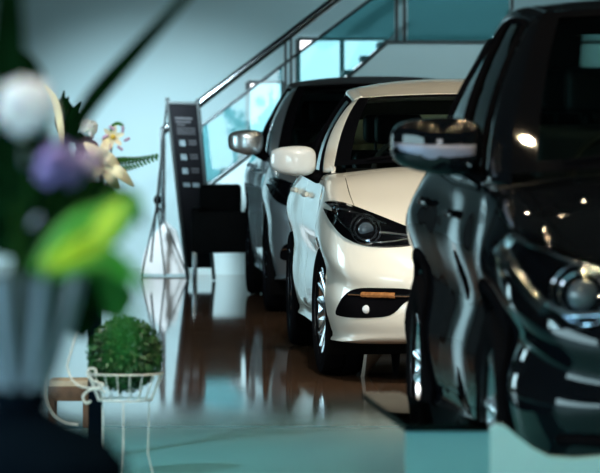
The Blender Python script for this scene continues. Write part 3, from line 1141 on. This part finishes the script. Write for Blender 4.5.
board = MB()
cor = [(168, 103), (195.5, 104), (213, 268), (187, 268)]
a = [lean(*c) for c in cor]; b = [lean(*c, off=-.03) for c in cor]
board.add(a + b, [(0, 1, 2, 3), (7, 6, 5, 4), (0, 4, 5, 1), (1, 5, 6, 2), (2, 6, 7, 3), (3, 7, 4, 0)])
bd = psb(board, 'board', mat('matt_black_print', (.005, .006, .008), .5, noise=.1, spec=.05), smooth=0)
fr = MB()
fr.tube([lean(166, 98), lean(187.5, zf(DP) - 1)], .014, 8)
fr.tube([lean(197, 99), lean(214, zf(DP) - 1)], .014, 8)
fr.tube([lean(167, 103), lean(196.5, 104)], .014, 8)
psb(fr, 'stand_frame', M_frame)
bk = MB()
bk.tube([lean(166, 100), P(157, 200, DP + .5), P(151, 262, DP + .55)], .008, 6)
bk.tube([lean(196, 100), P(203, 262, DP + .55)], .008, 6)
psb(bk, 'rear_leg', M_frame)


def bp(u, v):      # point on the board front
    t = cor[0][0] + (cor[3][0] - cor[0][0]) * v, cor[0][1] + (cor[3][1] - cor[0][1]) * v
    r = cor[1][0] + (cor[2][0] - cor[1][0]) * v, cor[1][1] + (cor[2][1] - cor[1][1]) * v
    return lean(t[0] + (r[0] - t[0]) * u, t[1] + (r[1] - t[1]) * u, off=.006)


def prect(nm, u0, u1, v0, v1):
    m = mat('pale_print', (.035, .045, .055), .6, noise=.1) if nm == 'print_line' else mat('pale_blue_print', (.14, .21, .24), .6, noise=.4, nscale=30)
    psb(MB().add([bp(u0, v0), bp(u1, v0), bp(u1, v1), bp(u0, v1)], [(0, 1, 2, 3)]), nm, m, bd, smooth=0)


for (u0, u1, v0, v1) in ((.16, .80, .085, .098), (.16, .72, .108, .118), (.2, .5, .128, .135)):
    prect('print_line', u0, u1, v0, v1)
for k in range(3):
    prect('print_line', .18, .86, .15 + k * .016, .156 + k * .016)
for k in range(3):
    for j in range(2):
        prect('print_line', .56, .86, .225 + k * .085 + j * .018, .235 + k * .085 + j * .018)

for k in range(3):
    v = .225 + k * .085
    prect('print_icon', .22, .44, v, v + .035)
for u in (.2, .55):
    prect('print_icon', u, u + .25, .485, .51)

# tripod behind the poster
tp = thing('tripod_stand', 'thin dark tripod stand left of the poster stand', 'stand', (P(160, 270, 33.7).x, 33.7, 0))
to = Vector(tp.location)
D3 = 33.75
t3 = MB().tube([P(162, 150, D3), P(158, 200, D3), P(156, 214, D3)], .010, 8); t3.v = [tuple(Vector(p) - to) for p in t3.v]
t3.build('pole', M_frame, tp)
t3 = MB().ell(P(157.5, 200, D3) - to, (.03, .03, .04), 12, 8); t3.build('clamp', M_blk, tp)
for a, b in (((157.5, 203), (141, zf(D3 - .1) - 1)), ((157, 203), (188, zf(D3) - 1)), ((157, 200), (165, zf(D3 + .15) - 1))):
    d = D3 + (.15 if b[0] == 165 else (-.1 if b[0] == 141 else 0))
    t3 = MB().tube([P(*a, D3), P(*b, d)], .007, 6); t3.v = [tuple(Vector(p) - to) for p in t3.v]
    t3.build('leg', M_frame, tp)

# armchair
M_leather = mat('black_leather', (.004, .005, .006), .5, noise=.2, bump=.15, bscale=40, spec=.05)
DA = 32.4
sA = F / DA
ac = thing('armchair', 'black leather armchair on thin chrome legs in front of the poster stand', 'armchair', (P(222.5, 280, DA).x, DA + .3, 0))
w_ = .235
zz = lambda y: HC - (y - YH) / sA
MB().box(-w_ + .02, w_ - .02, -.24, .24, zz(250), zz(222), bev=.03, seg=3).build('seat', M_leather, ac, smooth=40)
MB().box(-w_ + .05, w_ - .10, .14, .26, zz(226), zz(187), rot=Matrix.Rotation(math.radians(4), 4, 'X'), bev=.035, seg=3).build('backrest', M_leather, ac, smooth=40)
for s in (-1, 1):
    MB().box(s * w_ - (.07 if s > 0 else 0), s * w_ + (.07 if s < 0 else 0), -.28, .26, zz(253), zz(208), bev=.022, seg=3).build('armrest', M_leather, ac, smooth=40)
MB().box(-w_ + .03, w_ - .03, -.285, -.24, zz(253), zz(212), bev=.015, seg=2).build('front_panel', M_leather, ac, smooth=40)
for x in (-w_ + .02, w_ - .02):
    for y in (-.26, .23):
        MB().box(x - .013, x + .013, y - .013, y + .013, 0, zz(251), bev=.003).build('leg', M_steel, ac, smooth=30)

# ------------------------------------------------------------------ plinth and low block beside the black SUV
M_frost = mat('frosted_panel', (.12, .36, .42), .25, coat=.5, noise=.03)
M_frostl = mat('pale_frosted_panel', (.36, .64, .70), .25, coat=.5, noise=.03)
D1 = 12.75
pl = thing('display_plinth', 'low display plinth with a dark glass top beside the black SUV', 'plinth', (P(440, 425, D1).x, D1, 0))
o1 = Vector(pl.location)
zt_ = P(0, 424, D1).z
xl, xc_, xr_ = P(403, 0, D1).x, P(489, 0, D1).x, P(489, 0, D1).x


def plb(mb, name, m, **k):
    mb.v = [tuple(Vector(p) - o1) for p in mb.v]
    return mb.build(name, m, pl, **k)


far = [P(362, 392, F * (HC - zt_) / (392 - YH)), P(398, 392, F * (HC - zt_) / (392 - YH))]
near = [P(405, 424, D1), P(489, 424, D1)]
poly = [near[0], near[1], far[1], far[0]]
top = MB()
up = [Vector((p.x, p.y, zt_)) for p in poly]
dn = [Vector((p.x, p.y, zt_ - .022)) for p in poly]
top.add(up + dn, [(0, 1, 2, 3), (7, 6, 5, 4), (0, 4, 5, 1), (1, 5, 6, 2), (2, 6, 7, 3), (3, 7, 4, 0)])
plb(top, 'glass_top', glass('dark_table_glass', (.30, .40, .40), refl=.3), smooth=0)
bodyp = MB()
bx0, bx1 = P(405, 0, D1 + .01).x, P(489, 0, D1 + .01).x
up = [Vector((x, y, zt_ - .023)) for x, y in ((bx0, D1 + .01), (bx1, D1 + .01), (bx1 - .06, D1 + .22), (bx0 + .06, D1 + .22))]
dn = [Vector((p.x, p.y, 0)) for p in up]
bodyp.add(up + dn, [(0, 1, 2, 3), (7, 6, 5, 4), (0, 4, 5, 1), (1, 5, 6, 2), (2, 6, 7, 3), (3, 7, 4, 0)])
plb(bodyp, 'plinth_body', M_frost, smooth=0)

kb = MB().prism([(490, 430), (497, 424), (506, 427), (518, 437), (532, 448), (550, 457), (575, 459), (640, 454), (700, 450), (700, 520), (700, F * HC / 11.9 + YH), (490, F * HC / 11.9 + YH)], 11.9, 11.97).build('kerb_block', M_frostl, smooth=0)
recenter(kb, (P(560, 0, 11.93).x, 11.93, 0))
tag(kb, 'pale low block with a dipped top under the black SUV bumper', 'block')

# unseen spot lamp, added to brighten the foot of the back wall
sl = thing('added_spotlight', 'added unseen spot lamp brightening the back wall', 'lamp', (-1.6, 32.3, 2.6))
MB().lathe([(0, .12), (.05, .12), (.065, -.10), (.055, -.10), (.045, .0), (0, .02)], 20).build('lamp_head', M_frame, sl)
MB().tube([(0, 0, .1), (0, 0, ZT - 2.6)], .015, 8).build('mounting_stem', M_frame, sl)
ld_ = bpy.data.lights.new('spot', 'SPOT')
ld_.energy = 760
ld_.color = (.80, .93, 1.0)
ld_.spot_size = math.radians(66)
ld_.spot_blend = 1.0
ld_.shadow_soft_size = .12
lo_ = bpy.data.objects.new('spot_beam', ld_)
COL.objects.link(lo_)
lo_.location = (-1.6, 32.3, 2.42)
lo_.rotation_euler = (Vector((-1.12, 35.6, .05)) - lo_.location).to_track_quat('-Z', 'Y').to_euler()



def added_spot(loc, aim, energy, col, size, label):  # lamp added out of view to brighten whatever it aims at
    t = thing('added_spotlight', label, 'lamp', loc)
    MB().lathe([(0, .12), (.05, .12), (.065, -.10), (.055, -.10), (.045, .0), (0, .02)], 20).build('lamp_head', M_frame, t)
    MB().tube([(0, 0, .1), (0, 0, ZT - loc[2])], .015, 8).build('mounting_stem', M_frame, t)
    l = bpy.data.lights.new('spot', 'SPOT')
    l.energy, l.color, l.spot_size, l.spot_blend, l.shadow_soft_size = energy, col, math.radians(size), 1.0, .07
    o = bpy.data.objects.new('spot_beam', l)
    COL.objects.link(o)
    o.location = (loc[0], loc[1], loc[2] - .15)
    o.rotation_euler = (Vector(aim) - o.location).to_track_quat('-Z', 'Y').to_euler()


added_spot((.3, 17.2, ZT - .3), (.85, 21.6, .9), 860, (1.0, .97, .89), 56, 'added unseen spot lamp brightening the white car')
added_spot((-2.2, 3.0, ZT - .3), (-.42, 6.0, 1.25), 620, (.95, 1.0, 1.0), 40, 'added unseen spot lamp brightening the near flowers')
added_spot((-1.8, 21.5, ZT - .3), (-.1, 27.6, .8), 700, (.88, .97, 1.0), 32, 'added unseen spot lamp brightening the blue-grey car')
added_spot((1.6, 30.8, ZT - .3), (1.0, 35.6, 1.7), 270, (.75, .95, 1.0), 75, 'added unseen spot lamp brightening the stair landing')
added_spot((-2.6, 12.5, ZT - .3), (-.75, 16.7, .9), 700, (1.0, .98, .92), 40, 'added unseen spot lamp brightening the clipped ball')
# ------------------------------------------------------------------ plants
M_leafd = mat('dark_green_leaf', (.0018, .011, .0035), .5, noise=.4, nscale=20, spec=0.0)
M_leafm = mat('mid_green_leaf', (.018, .09, .012), .5, noise=.3, nscale=15, spec=.1)
M_leafb = mat('bright_yellow_green_leaf', (.24, .50, .02), .45, noise=.25, nscale=8, sss=.15)
M_leafg = mat('fresh_green_leaf', (.035, .30, .03), .5, noise=.25, nscale=10)
M_topi = mat('boxwood_leaf', (.013, .085, .017), .4, noise=.6, nscale=40)
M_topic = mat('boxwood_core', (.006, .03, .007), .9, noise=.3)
M_wpetal = mat('white_petal', (.82, .87, .92), .6, noise=.05, sss=.2)
M_cpetal = mat('cream_petal', (.70, .66, .48), .6, noise=.08, sss=.1)
M_vpetal = mat('violet_petal', (.24, .19, .50), .6, noise=.3, nscale=20)
M_ppetal = mat('pink_lilac_petal', (.45, .30, .48), .6, noise=.25, nscale=20)
M_bpetal = mat('pale_blue_petal', (.35, .45, .60), .6, noise=.2)
M_yel = mat('yellow_stamen', (.70, .48, .06), .6, noise=.2)
M_stem = mat('green_stem', (.007, .03, .007), .6, noise=.2, spec=0.0)
M_wire = mat('white_wire', (.78, .82, .80), .35, noise=.05)
rnd = random.Random(3)


def leaf(mb, spine, w, n=None, fold=.25, taper=1.0):
    """spine: points; w: greatest half width; a folded, pointed blade"""
    sp = [Vector(p) for p in catmull([tuple(p) for p in spine], 5)]
    N = len(sp)
    n = Vector(n or (0, -1, .2)).normalized()
    rows = []
    for i, p in enumerate(sp):
        t = i / (N - 1)
        d = (sp[min(i + 1, N - 1)] - sp[max(i - 1, 0)]).normalized()
        s = d.cross(n).normalized()
        k = w * (math.sin(PI * min(1, (t * .92 + .06))) ** .75) * taper
        rows.append([p - s * k + n * k * fold, p - s * k * .5 + n * k * fold * .35, p, p + s * k * .5 + n * k * fold * .35, p + s * k + n * k * fold])
    mb.grid(rows)
    return mb


def local(mb, o):
    o = Vector(o)
    mb.v = [tuple(Vector(p) - o) for p in mb.v]
    return mb


def fib(n):
    for i in range(n):
        z = 1 - 2 * (i + .5) / n
        q = i * PI * (3 - 5 ** .5)
        r = math.sqrt(1 - z * z)
        yield Vector((r * math.cos(q), r * math.sin(q), z))


def pompon(name, px, py, rpx, d, m, label, cat='flower', group=None, n=120, foot=None, m_in=None):
    c = P(px, py, d)
    r = rpx * d / F
    foot = foot or P(px * .6 + 20, py + 110 * 6 / d, d + .05)
    t = thing(name, label, cat, foot, group=group)
    mb = MB()
    mb.ell(c, (r * .72,) * 3, 20, 14)
    for v in fib(n):
        u = v.orthogonal().normalized()
        u = (Matrix.Rotation(rnd.random() * 6.3, 3, v) @ u)
        tip = c + (v + u * .35).normalized() * r * rnd.uniform(.92, 1.05)
        leaf(mb, [c + v * r * .45, c + (v * 1.0 + u * .05).normalized() * r * .8, tip], r * .2, n=u, fold=.3)
    local(mb, foot).build('petals', m, t, smooth=60)
    MB().tube([Vector((0, 0, 0)), (c - foot) * .5 + Vector((.01, 0, 0)), (c - foot) - Vector((0, 0, r * .5))], .004, 6).build('stem', M_stem, t)
    return t


def florets(name, px, py, rpx, d, m, label, n=26, group=None, foot=None):
    """a loose head of small four-petalled florets"""
    c = P(px, py, d); r = rpx * d / F
    foot = foot or P(px * .6 + 20, py + 100 * 6 / d, d + .05)
    t = thing(name, label, 'flower', foot, group=group)
    mb = MB()
    st = MB()
    for v in fib(n):
        if v.z < -.75: continue
        q = c + v * r * rnd.uniform(.8, 1.0)
        u = v.orthogonal().normalized()
        for k in range(4):
            e = Matrix.Rotation(k * PI / 2 + rnd.random() * .4, 3, v) @ u
            leaf(mb, [q, q + e * r * .18 + v * r * .05, q + e * r * .34], r * .12, n=v, fold=.2)
        st.tube([c - Vector((0, 0, r * .9)), q], r * .018, 5)
    local(mb, foot).build('petals', m, t, smooth=60)
    st.tube([foot, c - Vector((0, 0, r * .85))], .004, 6)
    local(st, foot).build('stem', M_stem, t)
    return t


def spray(name, spines, d, wpx, m, label, cat, foot, group=None, fold=.25):
    """a branch: a few blades springing from one foot; spines in photo pixels"""
    t = thing(name, label, cat, foot, group=group)
    node = None
    if len(spines) > 3:
        node = P(sum(q[0][0] for q in spines) / len(spines), sum(q[0][1] for q in spines) / len(spines) + 4, d)
    for sp in spines:
        dd = d + (rnd.uniform(-.06, .06) if node is None else rnd.uniform(-.04, .03))
        pts = [P(x, y, dd + .02 * i) for i, (x, y) in enumerate(sp)]
        mb = leaf(MB(), pts, wpx * d / F, n=(rnd.uniform(-.3, .3), -1, rnd.uniform(-.1, .5)), fold=fold)
        local(mb, foot).build('leaf', m, t, smooth=60, thick=.0008)
        if node is None:
            MB().tube([Vector((0, 0, 0)), (pts[0] - foot) * .6, pts[0] - foot], .0025, 6).build('stem', M_stem, t)
        else:
            MB().tube([node - foot, pts[0] - foot], .002, 6).build('twig', M_stem, t)
    if node is not None:
        MB().tube([Vector((0, 0, 0)), (node - foot) * .5, node - foot], .003, 6).build('stem', M_stem, t)
    return t


# --- near arrangement: dark pedestal, glass vase, blooms and leaves
dn_ = 6.0
vb = P(20, 390, dn_)
ztab = vb.z
pd = thing('pedestal', 'dark flared pedestal under the blurred glass vase in the left foreground', 'pedestal', (vb.x, dn_, 0))
M_ped = mat('dark_lacquer', (.002, .005, .009), .6, noise=.2, spec=0.0)
q_ = dn_ / F
MB().lathe([(0, ztab - .001), (30 * q_, ztab - .001), (33 * q_, ztab - .006), (33 * q_, ztab - .02), (28 * q_, ztab - .026), (0, ztab - .026)], 40).build('top', M_ped, pd)
MB().lathe([(.0, ztab - .026), (28 * q_, ztab - .027), (44 * q_, ztab - .04), (84 * q_, ztab - .062), (108 * q_, ztab - .10), (116 * q_, ztab - .3), (118 * q_, .02), (118 * q_, .0), (0, 0)], 32).build('column', M_ped, pd)
vz = thing('glass_vase', 'blurred pale tapering glass vase on the dark pedestal', 'vase', (vb.x, dn_, ztab))
hV = (390 - 274) * q_
M_vase = mat('smoky_vase_glass', (.045, .065, .07), .2, coat=.25, noise=.6, nscale=14)
vprof = [(0, .001), (22 * q_, .001), (27 * q_, .006), (38 * q_, hV * .3), (52 * q_, hV * .7), (60 * q_, hV)]
MB().lathe(vprof + [(57 * q_, hV), (49 * q_, hV * .7), (35 * q_, hV * .3), (22 * q_, .012), (0, .01)], 40).build('vessel', M_vase, vz)
rib = MB()
for k in range(9):
    q = 2 * PI * k / 9 + .25
    rib.tube([(math.cos(q) * r, math.sin(q) * r, z) for r, z in vprof[2:]], .0085, 6)
rib.build('ribs', mat('clear_rib_glass', (.22, .32, .40), .2, coat=.3, noise=.1), vz)
mouth = Vector((vb.x + .01, dn_, ztab + hV * .93))
NF = lambda dx=0.0, dy=0.0: mouth + Vector((dx, dy, 0))
pompon('white_bloom', 26, 107, 31, 6.05, M_wpetal, 'large blurred white round bloom at the upper left', foot=NF(-.01, .01), n=160)
florets('violet_bloom', 60, 167, 25, 6.2, M_vpetal, 'blurred violet flower head below the large white bloom', foot=NF(.01, .01), n=40)
florets('lilac_bloom', 90, 160, 17, 6.6, M_ppetal, 'blurred pink lilac flower head right of the violet one', foot=NF(.02, .02), n=30)
florets('blue_bloom', 17, 158, 11, 6.3, M_bpetal, 'small blurred pale blue flower at the left edge under the white bloom', foot=NF(-.02, .02), n=24)
pompon('blue_bud', 39, 224, 9, 6.15, M_bpetal, 'tiny blurred pale blue bud among dark leaves above the vase', foot=NF(-.01, -.01), n=60)
spray('broad_leaf', [[(44, 266), (72, 254), (96, 240), (118, 214)]], 5.7, 13, M_leafb, 'bright yellow-green leaf reaching right above the vase', 'leaf', NF(.01, -.02))
spray('broad_leaf', [[(36, 272), (76, 240), (108, 224), (140, 198)]], 5.95, 25, M_leafg, 'wide green leaf behind the bright yellow-green leaf', 'leaf', NF(.005, -.01))
spray('broad_leaf', [[(96, 236), (106, 224), (114, 214), (122, 200)]], 5.6, 11, M_leafb, 'short bright yellow-green leaf tip above the wide green leaf', 'leaf', NF(.02, -.03))
spray('broad_leaf', [[(52, 276), (86, 262), (112, 262), (148, 290)]], 5.85, 15, M_leafg, 'fresh green leaf drooping right just above the vase rim', 'leaf', NF(.015, -.01))
spray('broad_leaf', [[(92, 232), (112, 205), (130, 200), (144, 226)]], 6.1, 13, M_leafm, 'darker green leaf curling down at the tip of the bright leaf', 'leaf', NF(.02, .01))
spray('broad_leaf', [[(30, 270), (38, 250), (50, 226), (70, 206)]], 6.1, 15, M_leafd, 'dark green leaf standing upright left of the wide green leaf', 'leaf', NF(.0, .0))
spray('hanging_leaf', [[(96, 262), (116, 290), (124, 330), (120, 372)]], 4.2, 9, M_leafg, 'very blurred green leaf hanging in front of the clipped ball', 'leaf', NF(.03, -.04))
spray('strap_leaf', [[(44, 186), (84, 112), (128, 60), (215, -34)]], 7.6, 10, M_leafd, 'long dark strap leaf slanting up to the top edge', 'leaf', NF(.0, .03), fold=.4)
spray('strap_leaf', [[(14, 200), (4, 120), (8, 50), (10, -90)]], 6.2, 20, M_leafd, 'dark upright leaf in the top left corner', 'leaf', NF(-.02, .03), fold=.4)
groups = [(12, 150, 'dark leafy sprig at the left edge below the white bloom'), (45, 205, 'dark leafy sprig under the violet flower head'), (80, 200, 'dark leafy sprig behind the bright broad leaf'), (18, 232, 'dark leafy sprig low over the vase at the left edge'), (72, 262, 'dark leafy sprig hanging over the right rim of the vase'), (24, 186, 'dark leafy sprig left of the violet flower head'), (52, 236, 'dark leafy sprig under the tiny pale blue bud'), (14, 212, 'dark leafy sprig at the left edge above the vase rim'), (92, 296, 'dark leafy sprig hanging beside the dark flower stand'), (4, 78, 'dark leafy sprig at the top left beside the white bloom')]
gi = 0
for (cx, cy, lab) in groups:
    sps = []
    gi += 1
    for k in range(16):
        q = rnd.uniform(0, 2 * PI)
        l = rnd.uniform(24, 42)
        x0, y0 = cx + rnd.uniform(-14, 14), cy + rnd.uniform(-14, 14)
        sps.append([(x0, y0), (x0 + math.cos(q) * l * .5, y0 + math.sin(q) * l * .5 - 3), (x0 + math.cos(q) * l, y0 + math.sin(q) * l)])
    spray('leafy_sprig', sps, 6.2 + .2 * gi, 21, M_leafd, lab, 'foliage', NF(-.045 + .009 * ((gi * 4) % 11), .012 + .0035 * gi))

# --- second arrangement, farther and sharper, on a tall dark stand
dm_ = 16.5
sb = P(95, YH + HC * F / dm_, dm_)
us = thing('flower_stand', 'tall dark stand carrying the cream lily and small white pompon flower', 'stand', (sb.x, dm_, 0))
zu = P(0, 214, dm_).z
rw = 6.5 * dm_ / F
MB().box(-rw, rw, -rw, rw, .02, zu - .12, bev=.006).build('column', M_ped, us, smooth=30)
MB().box(-rw * 2, rw * 2, -rw * 2, rw * 2, 0, .03, bev=.006).build('base', M_ped, us, smooth=30)
MB().lathe([(0, zu - .12), (.03, zu - .12), (.06, zu - .06), (.085, zu), (.08, zu), (.055, zu - .05), (0, zu - .06)], 28).build('bowl', M_ped, us)
mf = Vector((sb.x, dm_, zu - .04))
MFt = lambda dx=0.0, dy=0.0: mf + Vector((dx, dy, 0))
pompon('white_pompon', 89, 128, 9.5, dm_, M_wpetal, 'small sharp white pompon flower above the cream lily', foot=MFt(-.01, 0), n=110)
ly = thing('cream_lily', 'cream lily with long pale petals beside the fern frond', 'flower', MFt(.02, -.02))
lm = MB()
for (x1, y1, x2, y2, w) in ((118, 172, 134, 186, 6), (112, 178, 120, 188, 6), (96, 172, 82, 184, 6), (98, 155, 84, 142, 7), (108, 158, 122, 172, 6), (92, 165, 76, 160, 6), (104, 150, 108, 138, 5)):
    leaf(lm, [P(102, 166, dm_ - .1), P(x1, y1, dm_ - .17), P(x2, y2, dm_ - .12)], w * dm_ / F, n=(0, -1, .4), fold=.3)
local(lm, ly.location).build('petals', M_cpetal, ly, smooth=60, thick=.001)
MB().tube([(0, 0, 0), Vector(P(102, 168, dm_ - .09)) - ly.location], .004, 6).build('stem', M_stem, ly)
sf = thing('star_flower', 'small star-shaped cream and purple flower right of the white pompon', 'flower', MFt(.03, .0))
a_, b_ = MB(), MB()
c = P(113, 137, dm_ - .06)
for k in range(6):
    q = k * PI / 3 + .3
    e = Vector((math.cos(q), -.25, math.sin(q)))
    leaf(a_, [c, c + e * .024, c + e * .046], .010, n=(0, -1, 0), fold=.3)
    for j in range(3):
        e2 = Vector((math.cos(q + .5 + j * .1), -.3, math.sin(q + .5 + j * .1)))
        b_.ell(c + e2 * (.036 + .006 * j) + Vector((.012, 0, -.004)), (.006, .006, .006), 8, 6)
local(a_, sf.location).build('petals', M_cpetal, sf, smooth=60)
local(b_, sf.location).build('florets', M_ppetal, sf)
local(MB().ell(c + Vector((0, -.012, 0)), (.010, .006, .010), 10, 8), sf.location).build('flower_centre', M_yel, sf)
MB().tube([(0, 0, 0), c - sf.location], .003, 6).build('stem', M_stem, sf)
fd = thing('fern_frond', 'green fern frond pointing right from the cream lily', 'leaf', MFt(.03, .01))
sp = catmull([tuple(P(x, y, dm_ - .08)) for x, y in ((100, 170), (115, 165), (135, 162), (159, 156))], 6)
fm = MB()
for i in range(2, len(sp) - 1):
    p = Vector(sp[i]); t = i / len(sp)
    l = .036 * (1 - t) + .010
    for sg in (-1, 1):
        leaf(fm, [p, p + Vector((l * .45, -.004, sg * l * .55)), p + Vector((l * .8, -.004, sg * l * .95))], .0052, n=(0, -1, .2), fold=.2)
local(fm, fd.location).build('leaflets', M_leafm, fd, smooth=60)
local(MB().tube([fd.location] + [Vector(p) for p in sp], .0028, 6), fd.location).build('stem', M_stem, fd)
td = thing('curled_tendril', 'thin dark tendril curling over the star flower', 'leaf', MFt(.02, .02))
local(leaf(MB(), [P(x, y, dm_) for x, y in ((110, 136), (112, 127), (117, 123.5), (122, 125), (124.5, 129))], .0065, n=(0, -1, .3)), td.location).build('leaf', M_leafm, td, thick=.001)
local(MB().tube([td.location, P(105, 160, dm_), P(110, 136, dm_)], .003, 6), td.location).build('stem', M_stem, td)
florets('violet_bloom', 106, 190, 9, dm_, M_ppetal, 'small lilac flower head just under the cream lily', foot=MFt(.025, -.03), n=22)
spray('strap_leaf', [[(62, 150), (60, 122), (55, 100), (45, 84)]], dm_, 3.5, M_cpetal, 'cream strap leaf arching behind the large white bloom', 'leaf', MFt(-.05, .0))
tuft = []
for k in range(12):
    x0 = 66 + rnd.uniform(-6, 8)
    tuft.append([(x0, 140), (x0 + rnd.uniform(-6, 4), 118), (x0 + rnd.uniform(-14, 10), 96 + rnd.uniform(-6, 14))])
spray('leafy_sprig', tuft, dm_, 4, M_leafd, 'dark grassy tuft between the white bloom and the slanting strap leaf', 'foliage', MFt(-.04, .03))
for lab, cx, cy in (('dark leafy sprig behind the white pompon flower', 84, 146), ('dark leafy sprig under the cream lily above the dark stand', 92, 196)):
    sps = []
    for k in range(10):
        q = rnd.uniform(0, 2 * PI); l = rnd.uniform(12, 20)
        x0, y0 = cx + rnd.uniform(-9, 7), cy + rnd.uniform(-8, 8)
        sps.append([(x0, y0), (x0 + math.cos(q) * l * .5, y0 + math.sin(q) * l * .5 - 2), (x0 + math.cos(q) * l, y0 + math.sin(q) * l)])
    spray('leafy_sprig', sps, dm_ + .12, 5, M_leafd, lab, 'foliage', MFt(rnd.uniform(-.02, .02), .04))

# --- clipped ball in a white wire planter
dt = 15.7
cB = P(125, 354, dt)
rB = 36.5 * dt / F
zB = cB.z
pt = thing('wire_planter', 'white scrolled wire planter under the clipped green ball', 'planter', (cB.x, dt, 0))
yb_ = lambda x, y, o=0.0: tuple(P(x, y, dt + o) - Vector(pt.location))
bk_ = MB()
for z, r in ((zB - rB * .52, rB * 1.04), (zB - rB * 1.25, rB * .74)):
    bk_.tube([(r * math.cos(q), r * math.sin(q), z) for q in np.linspace(0, 2 * PI, 32, endpoint=False)], .0035, 6, closed=True)
bk_.build('basket_ring', M_wire, pt)
bars_ = MB()
for k in range(18):
    q = 2 * PI * k / 18
    bars_.tube([(rB * 1.04 * math.cos(q), rB * 1.04 * math.sin(q), zB - rB * .52), (rB * .74 * math.cos(q), rB * .74 * math.sin(q), zB - rB * 1.25)], .0025, 5)
bars_.build('basket_wires', M_wire, pt)
for k in range(3):
    q = 2 * PI * k / 3 + .5
    MB().tube([(rB * .74 * math.cos(q), rB * .74 * math.sin(q), zB - rB * 1.25), (rB * .7 * math.cos(q), rB * .7 * math.sin(q), .08), (rB * .85 * math.cos(q), rB * .85 * math.sin(q), .004)], .0028, 6).build('leg', M_wire, pt)
sc_ = [[(51, 366), (47, 380), (47, 398), (54, 414), (66, 422), (78, 424)], [(67, 366), (71, 378), (80, 386), (92, 388), (104, 386)],
       [(104, 384), (96, 382), (88, 376), (89, 369), (95, 369), (96, 374)], [(106, 392), (97, 389), (88, 391), (83, 397), (86, 403), (91, 401)]]
for pts in sc_:
    MB().tube([yb_(*p, -.175) for p in catmull(pts, 6)], .0055 if len(pts) == 6 and pts[0][0] == 51 else .0042, 7).build('scroll', M_wire, pt)
MB().tube([yb_(*p, -.175) for p in catmull([(104, 262), (101, 285), (93, 305), (80, 321)], 6)] + [yb_(67, 366, -.175)], .0035, 6).build('tall_wire', M_wire, pt)
tb = thing('clipped_ball', 'round clipped green boxwood ball on the white wire planter', 'plant', (cB.x, dt, zB - rB))
fo = MB()
for v in fib(1700):
    u = Matrix.Rotation(rnd.random() * 6.3, 3, v) @ v.orthogonal().normalized()
    q = Vector((0, 0, rB)) + v * rB * rnd.uniform(.80, .98)
    tip = q + (v * .55 + u * .8) * rnd.uniform(.018, .032)
    leaf_w = .008
    s_ = v.cross(u).normalized() * leaf_w
    m_ = (q + tip) / 2 + v * .004
    fo.add([q, m_ - s_, tip, m_ + s_], [(0, 1, 2), (0, 2, 3)])
fo.build('foliage', M_topi, tb, smooth=0)
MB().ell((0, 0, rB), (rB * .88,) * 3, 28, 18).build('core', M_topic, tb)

# low wooden box beside the planter
dbx = 18.2
bx = thing('wooden_box', 'low brown wooden box with a pale top behind the wire planter', 'box', (P(70, 0, dbx).x, dbx, 0))
h1, h2 = P(0, 379, dbx).z, P(0, 385, dbx).z
w2 = 20 * dbx / F
MB().box(-w2, w2, -.12, .12, h2 - .06, h2, bev=.004).build('body', mat('brown_wood', (.10, .055, .03), .5, noise=.3, nscale=30), bx, smooth=30)
MB().box(-w2 * .94, w2 * .94, -.11, .11, h2, h1, bev=.003).build('lid', mat('pale_wood', (.52, .46, .36), .5, noise=.2, nscale=30), bx, smooth=30)
for x in (-w2 * .85, w2 * .85):
    for y in (-.1, .1):
        MB().box(x - .012, x + .012, y - .012, y + .012, 0, h2 - .06).build('leg', MATS['brown_wood'], bx, smooth=0)

# ------------------------------------------------------------------ camera
cam = bpy.data.cameras.new('camera')
co = bpy.data.objects.new('camera', cam)
COL.objects.link(co)
co.location = (0, 0, HC)
co.rotation_euler = (PI / 2, 0, 0)
cam.sensor_width = 36
cam.lens = F / 600 * 36
cam.shift_x = 0
cam.shift_y = -(236.5 - YH) / 600
cam.clip_end = 200
cam.dof.use_dof = True
cam.dof.focus_distance = 21.5
cam.dof.aperture_fstop = (cam.lens / 1000) / 0.045
scn.camera = co

w = bpy.data.worlds.new('world')
scn.world = w
w.use_nodes = True
w.node_tree.nodes['Background'].inputs['Color'].default_value = (.5, .7, .75, 1)
w.node_tree.nodes['Background'].inputs['Strength'].default_value = 0.3

scn.view_settings.view_transform = 'Standard'
scn.view_settings.look = 'None'
scn.view_settings.gamma = 1
scn.view_settings.use_curve_mapping = False
scn.view_settings.exposure = 0.0
scn.cycles.use_denoising = True
scn.cycles.max_bounces = 10
scn.cycles.transparent_max_bounces = 24
scn.cycles.sample_clamp_indirect = 40
scn.cycles.caustics_reflective = False
